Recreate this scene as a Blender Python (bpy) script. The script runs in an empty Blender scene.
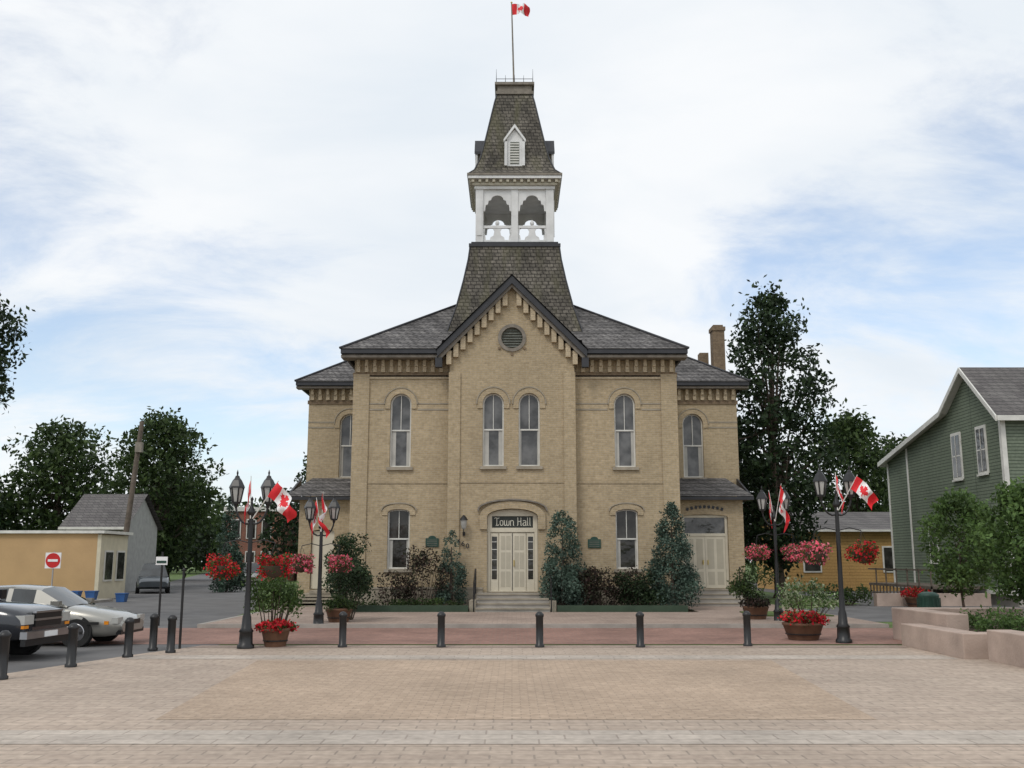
import bpy, math, random
import numpy as np
from mathutils import Vector, Matrix
random.seed(7); rng=np.random.default_rng(7)
scene=bpy.context.scene
R=math.radians
# ------------------------------------------------------------------ materials
def newmat(name):
    m=bpy.data.materials.new(name); m.use_nodes=True
    nt=m.node_tree; b=nt.nodes['Principled BSDF']; return m,nt,b
def N(nt,t,**k):
    n=nt.nodes.new(t)
    for a,v in k.items(): setattr(n,a,v)
    return n
def rgba(c): return (c[0],c[1],c[2],1)
def plain(name,col,rough=.6,metal=0,var=.18,scale=3,spec=.4,coat=0,bump=0):
    m,nt,b=newmat(name)
    tc=N(nt,'ShaderNodeTexCoord'); no=N(nt,'ShaderNodeTexNoise')
    no.inputs['Scale'].default_value=scale; no.inputs['Detail'].default_value=6
    nt.links.new(tc.outputs['Object'],no.inputs['Vector'])
    cr=N(nt,'ShaderNodeValToRGB')
    cr.color_ramp.elements[0].position=.3; cr.color_ramp.elements[1].position=.7
    cr.color_ramp.elements[0].color=rgba([c*(1-var) for c in col]); cr.color_ramp.elements[1].color=rgba([min(1,c*(1+var)) for c in col])
    nt.links.new(no.outputs['Fac'],cr.inputs['Fac']); nt.links.new(cr.outputs['Color'],b.inputs['Base Color'])
    b.inputs['Roughness'].default_value=rough; b.inputs['Metallic'].default_value=metal
    b.inputs['Specular IOR Level'].default_value=spec; b.inputs['Coat Weight'].default_value=coat
    if bump:
        bp=N(nt,'ShaderNodeBump'); bp.inputs['Strength'].default_value=bump; bp.inputs['Distance'].default_value=.02
        n2=N(nt,'ShaderNodeTexNoise'); n2.inputs['Scale'].default_value=scale*12
        nt.links.new(tc.outputs['Object'],n2.inputs['Vector'])
        nt.links.new(n2.outputs['Fac'],bp.inputs['Height']); nt.links.new(bp.outputs['Normal'],b.inputs['Normal'])
    return m
def bricky(name,c1,c2,mort,bw,rh,ms,wall=True,stain=(.75,1.12),sscale=.5,bumpd=.01,rough=.85,streak=0,moss=None,rot=0,freq=2,grain=.14):
    """brick/shingle/paver pattern. wall: uses (x+y , z); ground: (x,y)"""
    m,nt,b=newmat(name)
    L=nt.links
    g=N(nt,'ShaderNodeNewGeometry')
    sp=N(nt,'ShaderNodeSeparateXYZ'); L.new(g.outputs['Position'],sp.inputs[0])
    cb=N(nt,'ShaderNodeCombineXYZ')
    if wall:
        ad=N(nt,'ShaderNodeMath',operation='ADD'); L.new(sp.outputs[0],ad.inputs[0]); L.new(sp.outputs[1],ad.inputs[1])
        L.new(ad.outputs[0],cb.inputs[0]); L.new(sp.outputs[2],cb.inputs[1])
    else:
        L.new(sp.outputs[0],cb.inputs[0]); L.new(sp.outputs[1],cb.inputs[1])
    mp=N(nt,'ShaderNodeMapping'); mp.inputs['Rotation'].default_value=(0,0,rot); L.new(cb.outputs[0],mp.inputs[0])
    br=N(nt,'ShaderNodeTexBrick'); L.new(mp.outputs[0],br.inputs['Vector'])
    br.inputs['Scale'].default_value=1; br.inputs['Brick Width'].default_value=bw; br.inputs['Row Height'].default_value=rh
    br.inputs['Mortar Size'].default_value=ms; br.inputs['Mortar Smooth'].default_value=.2; br.inputs['Bias'].default_value=0
    br.offset_frequency=freq
    br.inputs['Color1'].default_value=rgba(c1); br.inputs['Color2'].default_value=rgba(c2); br.inputs['Mortar'].default_value=rgba(mort)
    n1=N(nt,'ShaderNodeTexNoise'); n1.inputs['Scale'].default_value=sscale; n1.inputs['Detail'].default_value=9; n1.inputs['Roughness'].default_value=.65
    mp2=N(nt,'ShaderNodeMapping'); L.new(g.outputs['Position'],mp2.inputs[0])
    if wall: mp2.inputs['Scale'].default_value=(1,1,.45)
    L.new(mp2.outputs[0],n1.inputs['Vector'])
    mr=N(nt,'ShaderNodeMapRange'); mr.inputs[1].default_value=.3; mr.inputs[2].default_value=.7
    mr.inputs[3].default_value=stain[0]; mr.inputs[4].default_value=stain[1]; L.new(n1.outputs['Fac'],mr.inputs[0])
    n3=N(nt,'ShaderNodeTexNoise'); n3.inputs['Scale'].default_value=9; n3.inputs['Detail'].default_value=5
    L.new(g.outputs['Position'],n3.inputs['Vector'])
    mr3=N(nt,'ShaderNodeMapRange'); mr3.inputs[1].default_value=.3; mr3.inputs[2].default_value=.7; mr3.inputs[3].default_value=1-grain; mr3.inputs[4].default_value=1+grain
    L.new(n3.outputs['Fac'],mr3.inputs[0])
    mm=N(nt,'ShaderNodeMath',operation='MULTIPLY'); L.new(mr.outputs[0],mm.inputs[0]); L.new(mr3.outputs[0],mm.inputs[1])
    vm=N(nt,'ShaderNodeVectorMath',operation='SCALE'); L.new(br.outputs['Color'],vm.inputs[0]); L.new(mm.outputs[0],vm.inputs['Scale'])
    out=vm.outputs[0]
    if moss:
        n4=N(nt,'ShaderNodeTexNoise'); n4.inputs['Scale'].default_value=1.1; n4.inputs['Detail'].default_value=7
        mp4=N(nt,'ShaderNodeMapping'); mp4.inputs['Scale'].default_value=(1.6,1.6,.25); L.new(g.outputs['Position'],mp4.inputs[0]); L.new(mp4.outputs[0],n4.inputs['Vector'])
        r4=N(nt,'ShaderNodeMapRange'); r4.inputs[1].default_value=.5; r4.inputs[2].default_value=.72; r4.inputs[4].default_value=.55; L.new(n4.outputs['Fac'],r4.inputs[0])
        mx=N(nt,'ShaderNodeMix',data_type='RGBA'); L.new(r4.outputs[0],mx.inputs['Factor']); L.new(out,mx.inputs['A']); mx.inputs['B'].default_value=rgba(moss)
        out=mx.outputs['Result']
    L.new(out,b.inputs['Base Color'])
    bp=N(nt,'ShaderNodeBump'); bp.inputs['Strength'].default_value=.6; bp.inputs['Distance'].default_value=bumpd
    bp.invert=True
    L.new(br.outputs['Fac'],bp.inputs['Height']); L.new(bp.outputs['Normal'],b.inputs['Normal'])
    b.inputs['Roughness'].default_value=rough; b.inputs['Specular IOR Level'].default_value=.25
    return m
def leafmat(name,col,trans=.35):
    m,nt,b=newmat(name); L=nt.links
    g=N(nt,'ShaderNodeNewGeometry'); no=N(nt,'ShaderNodeTexNoise'); no.inputs['Scale'].default_value=1.3; no.inputs['Detail'].default_value=5
    L.new(g.outputs['Position'],no.inputs['Vector'])
    cr=N(nt,'ShaderNodeValToRGB'); cr.color_ramp.elements[0].position=.35; cr.color_ramp.elements[1].position=.68
    cr.color_ramp.elements[0].color=rgba([c*.6 for c in col]); cr.color_ramp.elements[1].color=rgba([c*1.45 for c in col])
    L.new(no.outputs['Fac'],cr.inputs[0]); L.new(cr.outputs[0],b.inputs['Base Color']); b.inputs['Roughness'].default_value=.55
    b.inputs['Specular IOR Level'].default_value=.25
    tr=N(nt,'ShaderNodeBsdfTranslucent'); L.new(cr.outputs[0],tr.inputs[0]); mx=N(nt,'ShaderNodeMixShader'); mx.inputs[0].default_value=trans
    L.new(b.outputs[0],mx.inputs[1]); L.new(tr.outputs[0],mx.inputs[2]); L.new(mx.outputs[0],nt.nodes['Material Output'].inputs[0])
    return m
M={}
M['brick']=bricky('buff_brick',(.475,.375,.24),(.385,.30,.185),(.43,.365,.275),.23,.078,.010,stain=(.83,1.08),sscale=.4,grain=.12)
M['brick_light']=bricky('buff_brick_light',(.54,.44,.30),(.46,.37,.25),(.47,.40,.30),.23,.078,.009,stain=(.85,1.1))
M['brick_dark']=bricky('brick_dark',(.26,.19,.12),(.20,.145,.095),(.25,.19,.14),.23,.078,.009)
M['slate']=bricky('roof_shingle',(.15,.142,.138),(.095,.09,.09),(.04,.038,.038),.3,.2,.02,stain=(.5,1.6),sscale=1.3,bumpd=.02,grain=.4)
M['shingle']=bricky('tower_shingle',(.15,.135,.115),(.09,.082,.07),(.033,.03,.026),.26,.17,.018,stain=(.5,1.55),sscale=1.0,bumpd=.02,moss=(.12,.115,.06),grain=.4)
M['roofbrown']=bricky('asphalt_shingle',(.16,.15,.145),(.12,.11,.11),(.06,.06,.06),.4,.18,.015)
M['redbrick']=bricky('red_brick',(.30,.10,.065),(.24,.08,.05),(.3,.25,.2),.23,.078,.01)
M['paver']=bricky('plaza_paver',(.45,.365,.295),(.395,.315,.255),(.31,.255,.21),.46,.23,.012,wall=False,stain=(.78,1.14),sscale=.28,bumpd=.004,rough=.8)
M['paver_in']=bricky('plaza_paver_tan',(.465,.355,.265),(.405,.305,.225),(.33,.255,.195),.24,.12,.008,wall=False,stain=(.8,1.12),sscale=.35,bumpd=.003,rough=.8)
M['paver_band']=bricky('plaza_band',(.48,.42,.36),(.42,.365,.315),(.33,.28,.24),.6,.3,.012,wall=False,stain=(.76,1.15),sscale=.6,bumpd=.003)
M['paver_red']=bricky('red_paver',(.29,.165,.13),(.23,.13,.105),(.22,.165,.14),.22,.11,.008,wall=False,stain=(.72,1.25),sscale=.5,bumpd=.003)
M['paver_walk']=bricky('walk_paver',(.37,.285,.235),(.31,.235,.195),(.25,.2,.17),.3,.15,.01,wall=False,stain=(.75,1.15),sscale=.5,bumpd=.003)
M['siding']=bricky('green_clapboard',(.185,.22,.165),(.175,.21,.157),(.08,.10,.075),8,.15,.02,stain=(.82,1.1),bumpd=.02,freq=1)
M['siding_o']=bricky('orange_siding',(.50,.31,.12),(.48,.29,.11),(.27,.16,.06),8,.2,.012,stain=(.85,1.1),bumpd=.01)
M['asphalt']=plain('asphalt',(.125,.122,.122),.9,var=.22,scale=.8,bump=.3)
M['concrete']=plain('concrete',(.32,.295,.265),.9,var=.2,scale=1.5,bump=.3)
M['planterc']=plain('pink_concrete',(.40,.31,.26),.9,var=.18,scale=1.6,bump=.4)
M['stone']=plain('stone_trim',(.32,.28,.22),.85,var=.2,bump=.2)
M['grass']=plain('grass',(.085,.13,.035),.95,var=.4,scale=1.2,bump=1)
M['soil']=plain('soil',(.07,.05,.035),1,var=.3)
M['white']=plain('white_paint',(.66,.65,.61),.5,var=.12)
M['belfry']=plain('belfry_white_paint',(.70,.70,.70),.55,var=.12,scale=2)
M['cream']=plain('cream_paint',(.62,.57,.46),.5,var=.06)
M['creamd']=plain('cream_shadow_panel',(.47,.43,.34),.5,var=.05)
M['letter']=plain('letter_paint',(.80,.77,.66),.5,var=.04)
M['trim']=plain('dark_trim',(.035,.036,.042),.5,var=.2)
M['board']=plain('sign_board',(.03,.035,.03),.5,var=.2)
M['greytrim']=plain('weathered_trim',(.21,.185,.155),.7,var=.25,scale=5)
M['greywall']=plain('grey_shingle_wall',(.33,.33,.32),.8,var=.12)
M['black']=plain('black_paint',(.012,.012,.013),.38,var=.2,spec=.5)
M['dkgreen']=plain('dark_green_paint',(.02,.06,.045),.5)
M['bench']=plain('bed_edging_green',(.04,.065,.04),.7)
M['bark']=plain('bark',(.085,.065,.05),.95,var=.35,scale=6,bump=.8)
M['wood']=plain('pole_wood',(.13,.105,.085),.9,var=.3,scale=4)
M['red']=plain('flag_red',(.72,.03,.04),.7,var=.08)
M['flagwhite']=plain('flag_white',(.82,.82,.82),.7,var=.04)
M['signred']=plain('sign_red',(.55,.02,.02),.4,var=.05)
M['brass']=plain('brass',(.5,.38,.12),.4,metal=.6)
M['rubber']=plain('tyre',(.018,.018,.018),.8)
M['chrome']=plain('chrome',(.5,.5,.52),.3,metal=1,var=.1)
M['silver']=plain('silver_beige_paint',(.34,.33,.30),.3,metal=.5,var=.03,coat=.8)
M['navy']=plain('dark_truck_paint',(.018,.021,.028),.25,metal=.3,var=.05,coat=1)
M['van']=plain('van_paint',(.03,.04,.05),.3,coat=.8)
M['blue']=plain('blue_plastic',(.03,.10,.28),.5)
M['yellow']=plain('yellow_stucco',(.60,.55,.42),.85,var=.08,bump=.3)
M['orange']=plain('orange_stucco',(.50,.33,.17),.85,var=.1,scale=.7,bump=.3)
M['terracotta']=plain('tub_wood',(.12,.06,.035),.8,var=.3)
M['amber']=plain('amber_lens',(.7,.25,.02),.25)
M['louver']=plain('louver_green_grey',(.17,.18,.16),.7)
M['curtain']=plain('curtain',(.45,.44,.41),.9,var=.15,scale=2)
def glassm(name,col,rough=.06,spec=.9):
    m,nt,b=newmat(name); L=nt.links
    tc=N(nt,'ShaderNodeTexCoord'); no=N(nt,'ShaderNodeTexNoise'); no.inputs['Scale'].default_value=1.6; no.inputs['Detail'].default_value=3
    L.new(tc.outputs['Object'],no.inputs['Vector'])
    cr=N(nt,'ShaderNodeValToRGB'); cr.color_ramp.elements[0].position=.38; cr.color_ramp.elements[1].position=.62
    cr.color_ramp.elements[0].color=rgba([c*.5 for c in col]); cr.color_ramp.elements[1].color=rgba([c*1.6 for c in col])
    L.new(no.outputs['Fac'],cr.inputs[0]); L.new(cr.outputs[0],b.inputs['Base Color'])
    bp=N(nt,'ShaderNodeBump'); bp.inputs['Strength'].default_value=.25; bp.inputs['Distance'].default_value=.05; L.new(no.outputs['Fac'],bp.inputs['Height']); L.new(bp.outputs[0],b.inputs['Normal'])
    b.inputs['Roughness'].default_value=rough; b.inputs['Specular IOR Level'].default_value=spec; return m
M['glass']=glassm('window_glass',(.035,.033,.03),spec=.45)
M['glassup']=glassm('window_glass_upper',(.085,.085,.085),spec=.6)
M['carglass']=glassm('car_glass',(.02,.024,.026),.03)
M['frost']=plain('frosted_glass',(.42,.42,.40),.25,var=.1,spec=.8)
LM={
 'maple':[leafmat('leaf_a',(.042,.07,.022)),leafmat('leaf_b',(.062,.096,.028)),leafmat('leaf_c',(.027,.048,.017))],
 'dark':[leafmat('leafd_a',(.026,.047,.02),.2),leafmat('leafd_b',(.038,.064,.025),.2),leafmat('leafd_c',(.015,.03,.013),.2)],
 'light':[leafmat('leafl_a',(.085,.145,.04)),leafmat('leafl_b',(.11,.18,.055)),leafmat('leafl_c',(.055,.10,.03))],
 'juniper':[leafmat('jun_a',(.07,.11,.085),.1),leafmat('jun_b',(.095,.14,.11),.1),leafmat('jun_c',(.04,.07,.05),.1)],
 'shrubred':[leafmat('shr_a',(.05,.03,.025),.2),leafmat('shr_b',(.035,.04,.02),.2),leafmat('shr_c',(.02,.018,.014),.2)],
 'redfl':[leafmat('fl_red',(.62,.02,.03),.2),leafmat('fl_red2',(.45,.015,.03),.2),leafmat('fl_green',(.06,.11,.03))],
 'pinkfl':[leafmat('fl_pink',(.70,.10,.16),.2),leafmat('fl_pink2',(.68,.22,.27),.2),leafmat('fl_green2',(.06,.11,.03))],
 'whitefl':[leafmat('wf_a',(.40,.46,.30)),leafmat('wf_b',(.12,.19,.06)),leafmat('wf_c',(.07,.13,.04))],
}
# ------------------------------------------------------------------ builders
def link(o,parent=None):
    scene.collection.objects.link(o)
    if parent: o.parent=parent
    return o
def empty(name,loc=(0,0,0),rz=0):
    e=bpy.data.objects.new(name,None); e.location=loc; e.rotation_euler=(0,0,rz); e.empty_display_size=.3
    return link(e)
class B:
    def __init__(s): s.v=[];s.f=[];s.m=[];s.s=[];s.mats=[]
    def mi(s,k):
        mt=M[k] if isinstance(k,str) else k
        if mt not in s.mats: s.mats.append(mt)
        return s.mats.index(mt)
    def add(s,vs,fs,k,smooth=False):
        o=len(s.v); s.v+= [tuple(v) for v in vs]; i=s.mi(k)
        for f in fs: s.f.append([o+j for j in f]); s.m.append(i); s.s.append(smooth)
    def box(s,x0,x1,y0,y1,z0,z1,k):
        s.add([(x0,y0,z0),(x1,y0,z0),(x1,y1,z0),(x0,y1,z0),(x0,y0,z1),(x1,y0,z1),(x1,y1,z1),(x0,y1,z1)],
              [(0,3,2,1),(4,5,6,7),(0,1,5,4),(1,2,6,5),(2,3,7,6),(3,0,4,7)],k)
    def obox(s,c,dx,dy,dz,rot,k):
        vs=[]; mt=rot if isinstance(rot,Matrix) else Matrix.Rotation(rot,3,'Z')
        for z in(-1,1):
            for x,y in((-1,-1),(1,-1),(1,1),(-1,1)):
                p=mt@Vector((x*dx/2,y*dy/2,z*dz/2)); vs.append((c[0]+p.x,c[1]+p.y,c[2]+p.z))
        s.add(vs,[(0,3,2,1),(4,5,6,7),(0,1,5,4),(1,2,6,5),(2,3,7,6),(3,0,4,7)],k)
    def cyl(s,p0,p1,r0,r1,k,n=12,caps=True,smooth=True):
        p0=Vector(p0);p1=Vector(p1); d=(p1-p0).normalized()
        a=Vector((0,0,1)) if abs(d.z)<.9 else Vector((1,0,0)); u=d.cross(a).normalized(); w=d.cross(u)
        vs=[]
        for p,r in((p0,r0),(p1,r1)):
            for i in range(n):
                t=2*math.pi*i/n; vs.append(p+u*(r*math.cos(t))+w*(r*math.sin(t)))
        s.add(vs,[(i,(i+1)%n,n+(i+1)%n,n+i) for i in range(n)],k,smooth)
        if caps:
            s.add(vs[:n],[list(range(n))[::-1]],k); s.add(vs[n:],[list(range(n))],k)
    def tube(s,pts,r,k,n=8):
        for i in range(len(pts)-1):
            r0=r[i] if isinstance(r,(list,tuple)) else r; r1=r[i+1] if isinstance(r,(list,tuple)) else r
            s.cyl(pts[i],pts[i+1],r0,r1,k,n)
    def lathe(s,prof,c,k,n=16,smooth=True,ph=0):
        vs=[]
        for r,z in prof:
            for i in range(n):
                t=2*math.pi*i/n+ph; vs.append((c[0]+r*math.cos(t),c[1]+r*math.sin(t),c[2]+z))
        fs=[]
        for j in range(len(prof)-1):
            for i in range(n): fs.append((j*n+i,j*n+(i+1)%n,(j+1)*n+(i+1)%n,(j+1)*n+i))
        s.add(vs,fs,k,smooth)
        m=len(prof)-1
        s.add(vs[:n],[list(range(n))[::-1]],k); s.add(vs[m*n:],[list(range(n))],k)
    def prism(s,pts,y0,y1,k,axis='y'):
        """convex-ish polygon pts (a,z) extruded"""
        n=len(pts)
        f=(lambda a,z,y:(a,y,z)) if axis=='y' else (lambda a,z,y:(y,a,z))
        vs=[f(a,z,y0) for a,z in pts]+[f(a,z,y1) for a,z in pts]
        s.add(vs,[list(range(n)),list(range(n,2*n))[::-1]]+[(i,i+n,(i+1)%n+n,(i+1)%n) for i in range(n)],k)
    def plate(s,outer,holes,y0,y1,k,axis='y'):
        cu=bpy.data.curves.new('tmp','CURVE'); cu.dimensions='2D'; cu.fill_mode='BOTH'; cu.extrude=abs(y1-y0)/2
        for loop in [outer]+holes:
            sp=cu.splines.new('POLY'); sp.points.add(len(loop)-1)
            for i,p in enumerate(loop): sp.points[i].co=(p[0],p[1],0,1)
            sp.use_cyclic_u=True
        o=bpy.data.objects.new('tmp',cu); scene.collection.objects.link(o)
        dg=bpy.context.evaluated_depsgraph_get(); dg.update()
        me=bpy.data.meshes.new_from_object(o.evaluated_get(dg))
        ym=(y0+y1)/2
        if axis=='y': vs=[(v.co.x,ym+v.co.z,v.co.y) for v in me.vertices]
        else: vs=[(ym+v.co.z,v.co.x,v.co.y) for v in me.vertices]
        fs=[list(p.vertices)[::-1] for p in me.polygons]
        s.add(vs,fs,k); bpy.data.objects.remove(o); bpy.data.curves.remove(cu); bpy.data.meshes.remove(me)
    def build(s,name,parent=None,bevel=0,loc=None):
        me=bpy.data.meshes.new(name); me.from_pydata(s.v,[],s.f)
        for m in s.mats: me.materials.append(m)
        me.polygons.foreach_set('material_index',s.m); me.polygons.foreach_set('use_smooth',s.s); me.update()
        o=bpy.data.objects.new(name,me); link(o,parent)
        if loc: o.location=loc
        if bevel:
            bv=o.modifiers.new('bevel','BEVEL'); bv.width=bevel; bv.segments=2; bv.limit_method='ANGLE'
        return o
def arch(cx,z0,z1,w,rise,n=14):
    p=[(cx-w/2,z0),(cx+w/2,z0)]
    for i in range(n+1):
        t=math.pi*i/n; p.append((cx+w/2*math.cos(t),z1-rise+rise*math.sin(t)))
    return p
def circ(cx,cz,r,n=28): return [(cx+r*math.cos(2*math.pi*i/n),cz+r*math.sin(2*math.pi*i/n)) for i in range(n)]
# leaves ----------------------------------------------------------
NL=[0]
def leaf_obj(name,parent,P,size,mats,weights,flat=0,aspect=.62):
    n=len(P); NL[0]+=n
    a=rng.normal(size=(n,3)); 
    a/=np.linalg.norm(a,axis=1)[:,None]
    b=rng.normal(size=(n,3)); b-= (b*a).sum(1)[:,None]*a; b/=np.linalg.norm(b,axis=1)[:,None]
    s=(size*(.6+.8*rng.random(n)))[:,None]
    V=np.stack([P-a*s*.6,P+b*s*aspect*.5,P+a*s*.6,P-b*s*aspect*.5],1).reshape(-1,3)
    me=bpy.data.meshes.new(name); me.vertices.add(4*n); me.vertices.foreach_set('co',V.ravel())
    me.loops.add(4*n); me.loops.foreach_set('vertex_index',np.arange(4*n)); me.polygons.add(n)
    me.polygons.foreach_set('loop_start',np.arange(n)*4)
    for m in mats: me.materials.append(m)
    me.polygons.foreach_set('material_index',rng.choice(len(mats),n,p=weights)); me.update(calc_edges=True); me.validate()
    o=bpy.data.objects.new(name,me); link(o,parent); return o
def clump_pts(cl,dens,size,squash=.75,inner=.45):
    out=[]
    for (x,y,z,r) in cl:
        n=max(8,int(dens*r*r/(size*size)))
        d=rng.normal(size=(n,3)); d/=np.linalg.norm(d,axis=1)[:,None]
        rr=r*(inner+(1.1-inner)*rng.random(n)**.6)
        p=d*rr[:,None]; p[:,2]*=squash
        p+=rng.normal(size=(n,3))*r*.09
        out.append(p+np.array([x,y,z]))
    return np.concatenate(out)
def tree(name,x,y,h,cr,base,mats='maple',size=.22,ncl=34,dens=14,shape=1.0,trunk_r=None,lean=0,z0=0,seed=None,wts=(.4,.3,.3),rf=1.0):
    e=empty(name,(x,y,z0)); r_=random.Random(seed if seed is not None else hash((round(x),round(y)))%999)
    cl=[]; cz=(h+base)/2; hz=(h-base)/2
    for i in range(ncl):
        t=-1+2*(i+.5)/ncl+r_.uniform(-.05,.05); t=max(-.98,min(.98,t))
        maxr=cr*math.sqrt(max(0,1-abs(t)**2.4))*(1-.2*max(0,t)*shape)*r_.uniform(.82,1.1)
        ang=i*2.4+r_.uniform(-.5,.5); rr=maxr*math.sqrt(r_.uniform(.05,1))
        cs=cr*r_.uniform(.24,.42)*rf
        rr=max(0,min(rr,maxr-cs*.45))
        cl.append((rr*math.cos(ang)+lean*t,rr*math.sin(ang),cz+t*(hz-cs*.5),cs))
    b=B(); tr=trunk_r or h*.02
    top=(lean*.5,0,cz+hz*.4); mid=(r_.uniform(-.1,.1),0,base)
    b.tube([(0,0,-.05),(0,0,.25),mid,top],[tr*1.5,tr,tr*.75,tr*.2],'bark',10)
    for c in cl[::2]:
        st=Vector(mid).lerp(Vector(top),r_.uniform(0,.8)); 
        md=st.lerp(Vector(c[:3]),.5)+Vector((0,0,-.05*cr))
        b.tube([st,md,c[:3]],[tr*.3,tr*.16,tr*.05],'bark',6)
    b.build('trunk_and_limbs',e)
    P=clump_pts(cl,dens,size)
    k=len(P)//14; idx=rng.choice(len(P),k); c0=np.array([0,0,cz]); Q=c0+(P[idx]-c0)*(1.04+.12*rng.random((k,1)))
    leaf_obj('foliage',e,np.concatenate([P,Q]),size,LM[mats],wts)
    return e
def shrub(name,x,y,z0,cl,mats,size=.07,dens=10,wts=(.4,.3,.3),stem=None,limbs=True):
    e=empty(name,(x,y,z0)); b=B()
    if limbs:
        for c in cl[::2]: b.cyl((c[0]*.3,c[1]*.3,-.02),(c[0],c[1],c[2]),.02 if not stem else stem,.006,'bark',6)
    else: b.cyl((0,0,-.02),(0,0,max(c[2] for c in cl)*.8),.08,.02,'bark',8)
    b.build('stems',e); leaf_obj('foliage',e,clump_pts(cl,dens,size,squash=.95,inner=.3),size,LM[mats],wts); return e
def cone_cl(h,r,n,rn,pw=1.0,z0=.15):
    cl=[]
    for i in range(n):
        t=rn.random()**1.15; rad=r*(1-t)**pw*(.9 if t>.12 else .7+t*1.6); a=rn.uniform(0,6.28)
        cs=max(.1,r*.30*(1-.6*t)); q=max(0,rad-cs*.5)*math.sqrt(rn.uniform(.3,1))
        cl.append((q*math.cos(a),q*math.sin(a),z0+t*(h-z0-cs*.7)+cs*.4,cs*rn.uniform(.75,1.25)))
    cl.append((0,0,h-.2,max(.12,r*.12))); return cl
# ------------------------------------------------------------------ ground
def sheet(name,pts,z,k):
    b=B(); b.add([(p[0],p[1],z) for p in pts],[list(range(len(pts)))],k); return b.build(name)
sheet('ground',[(-900,-900),(900,-900),(900,900),(-900,900)],0,'grass')
sheet('road',[(-60,-30),(-7.0,-30),(-7.0,33),(-9.6,34),(-10.6,42),(-17.5,70),(-24,95),(-60,230),(-66,230),(-32,95),(-26,70),(-19,40),(-60,36)],.004,'asphalt')
sheet('asphalt_driveway',[(11.4,33.5),(60,33.5),(60,44),(26,44),(24,90),(17,90),(15.6,46),(11.4,41.5)],.006,'asphalt')
sheet('red_paver_road',[(-16,24.6),(16,24.6),(40,25),(40,30.4),(-16,30.4)],.010,'paver_red')
sheet('plaza',[(-9.6,-30),(60,-30),(60,24.2),(-7.3,24.2),(-7.9,22.4),(-9.6,16)],.014,'paver')
sheet('plaza_border_band',[(-7.9,20.9),(9.1,20.9),(9.1,21.7),(-7.9,21.7)],.018,'paver_band')
sheet('plaza_border_band',[(-9.2,11.4),(30,11.4),(30,12.3),(-9.2,12.3)],.018,'paver_band')
sheet('plaza_border_band',[(-9.2,9.6),(30,9.6),(30,10.2),(-9.2,10.2)],.018,'paver_in')
sheet('plaza_border_band',[(-7.5,23.5),(9.1,23.5),(9.1,24.2),(-7.3,24.2)],.018,'paver_walk')
sheet('plaza_inlay',[(-4.5,13.1),(4.6,13.1),(5.2,20.6),(-5.1,20.6)],.018,'paver_in')
b=B(); b.box(-9.2,11.2,30.5,37.4,0,.12,'paver_walk'); b.box(-9.35,11.2,30.35,30.497,0,.125,'concrete'); b.box(-9.35,-9.203,30.5,41.5,0,.125,'concrete')
b.box(-9.2,-6.9,37.403,41.5,0,.12,'paver_walk'); b.box(6.9,11.2,37.403,44,0,.12,'paver_walk')
b.build('pavement')
b=B(); b.box(-27,-19.6,36,50,0,.12,'concrete'); b.build('pavement')
sheet('lawn',[(9.5,44.2),(16,46.5),(17,62),(9.5,62)],.02,'grass')
b=B(); b.box(8.3,10.9,34.5,37.2,.1,.16,'grass'); b.build('lawn')
# ------------------------------------------------------------------ town hall
hall=empty('town_hall',(0,0,0))
YB=40.0; YM=40.4; YW=46.0; YP=43.6
b=B()
GZ=.1
upL,upR=-4.56,4.62
gz0=10.35; apx=13.15; hb=2.55
b.plate([(-hb,GZ),(hb,GZ),(hb,gz0),(0,apx),(-hb,gz0)],
        [arch(-.76,5.72,8.70,.86,.43),arch(.70,5.72,8.70,.86,.43),circ(0,11.0,.46),arch(.02,.74,4.02,2.02,.32)],YB,YB+.34,'brick')
b.plate([(-6.5,GZ),(-hb,GZ),(-hb,10.3),(-6.5,10.3)],[arch(upL,5.72,8.74,.86,.43),arch(upL,1.65,4.02,.9,.14)],YM,YM+.34,'brick')
b.plate([(hb,GZ),(6.75,GZ),(6.75,10.3),(hb,10.3)],[arch(upR,5.72,8.74,.86,.43),arch(upR,1.65,4.02,.9,.14)],YM,YM+.34,'brick')
b.box(-6.5,-6.16,YM+.343,YW,GZ,10.3,'brick'); b.box(6.41,6.75,YM+.343,YW,GZ,10.3,'brick')
b.plate([(-9.5,GZ),(-6.503,GZ),(-6.503,10.05),(-9.5,10.05)],[arch(-7.55,5.75,8.72,.95,.46)],YW,YW+.34,'brick')
b.plate([(6.753,GZ),(10.5,GZ),(10.5,10.05),(6.753,10.05)],[arch(8.42,5.75,8.72,.95,.46)],YW,YW+.34,'brick')
b.box(-9.5,-9.16,YW+.343,60,GZ,10.05,'brick'); b.box(10.16,10.5,YW+.343,60,GZ,10.05,'brick'); b.box(-9.16,10.16,59.66,60,GZ,10.05,'brick')
b.box(-6.16,6.41,YM+6,YM+6.1,GZ,10.2,'brick_dark')
b.plate([(-9.25,GZ),(-6.503,GZ),(-6.503,4.7),(-9.25,4.7)],[arch(-8.2,.75,3.3,1.0,.1)],YP,YP+.25,'brick'); b.box(-9.25,-9.0,YP+.253,YW,GZ,4.7,'brick')
b.plate([(6.753,GZ),(10.05,GZ),(10.05,4.7),(6.753,4.7)],[arch(8.38,.80,3.95,2.0,.1)],YP,YP+.25,'brick'); b.box(9.8,10.05,YP+.253,YW,GZ,4.7,'brick')
b.build('walls',hall)
b=B()
for x0,x1,y in ((-6.5,-5.9,YM),(6.15,6.75,YM),(-hb-.0,-hb+.42,YB),(hb-.42,hb,YB)):
    b.box(x0-.03,x1+.03,y-.07,y-.002,.9,9.55,'brick')
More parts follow.
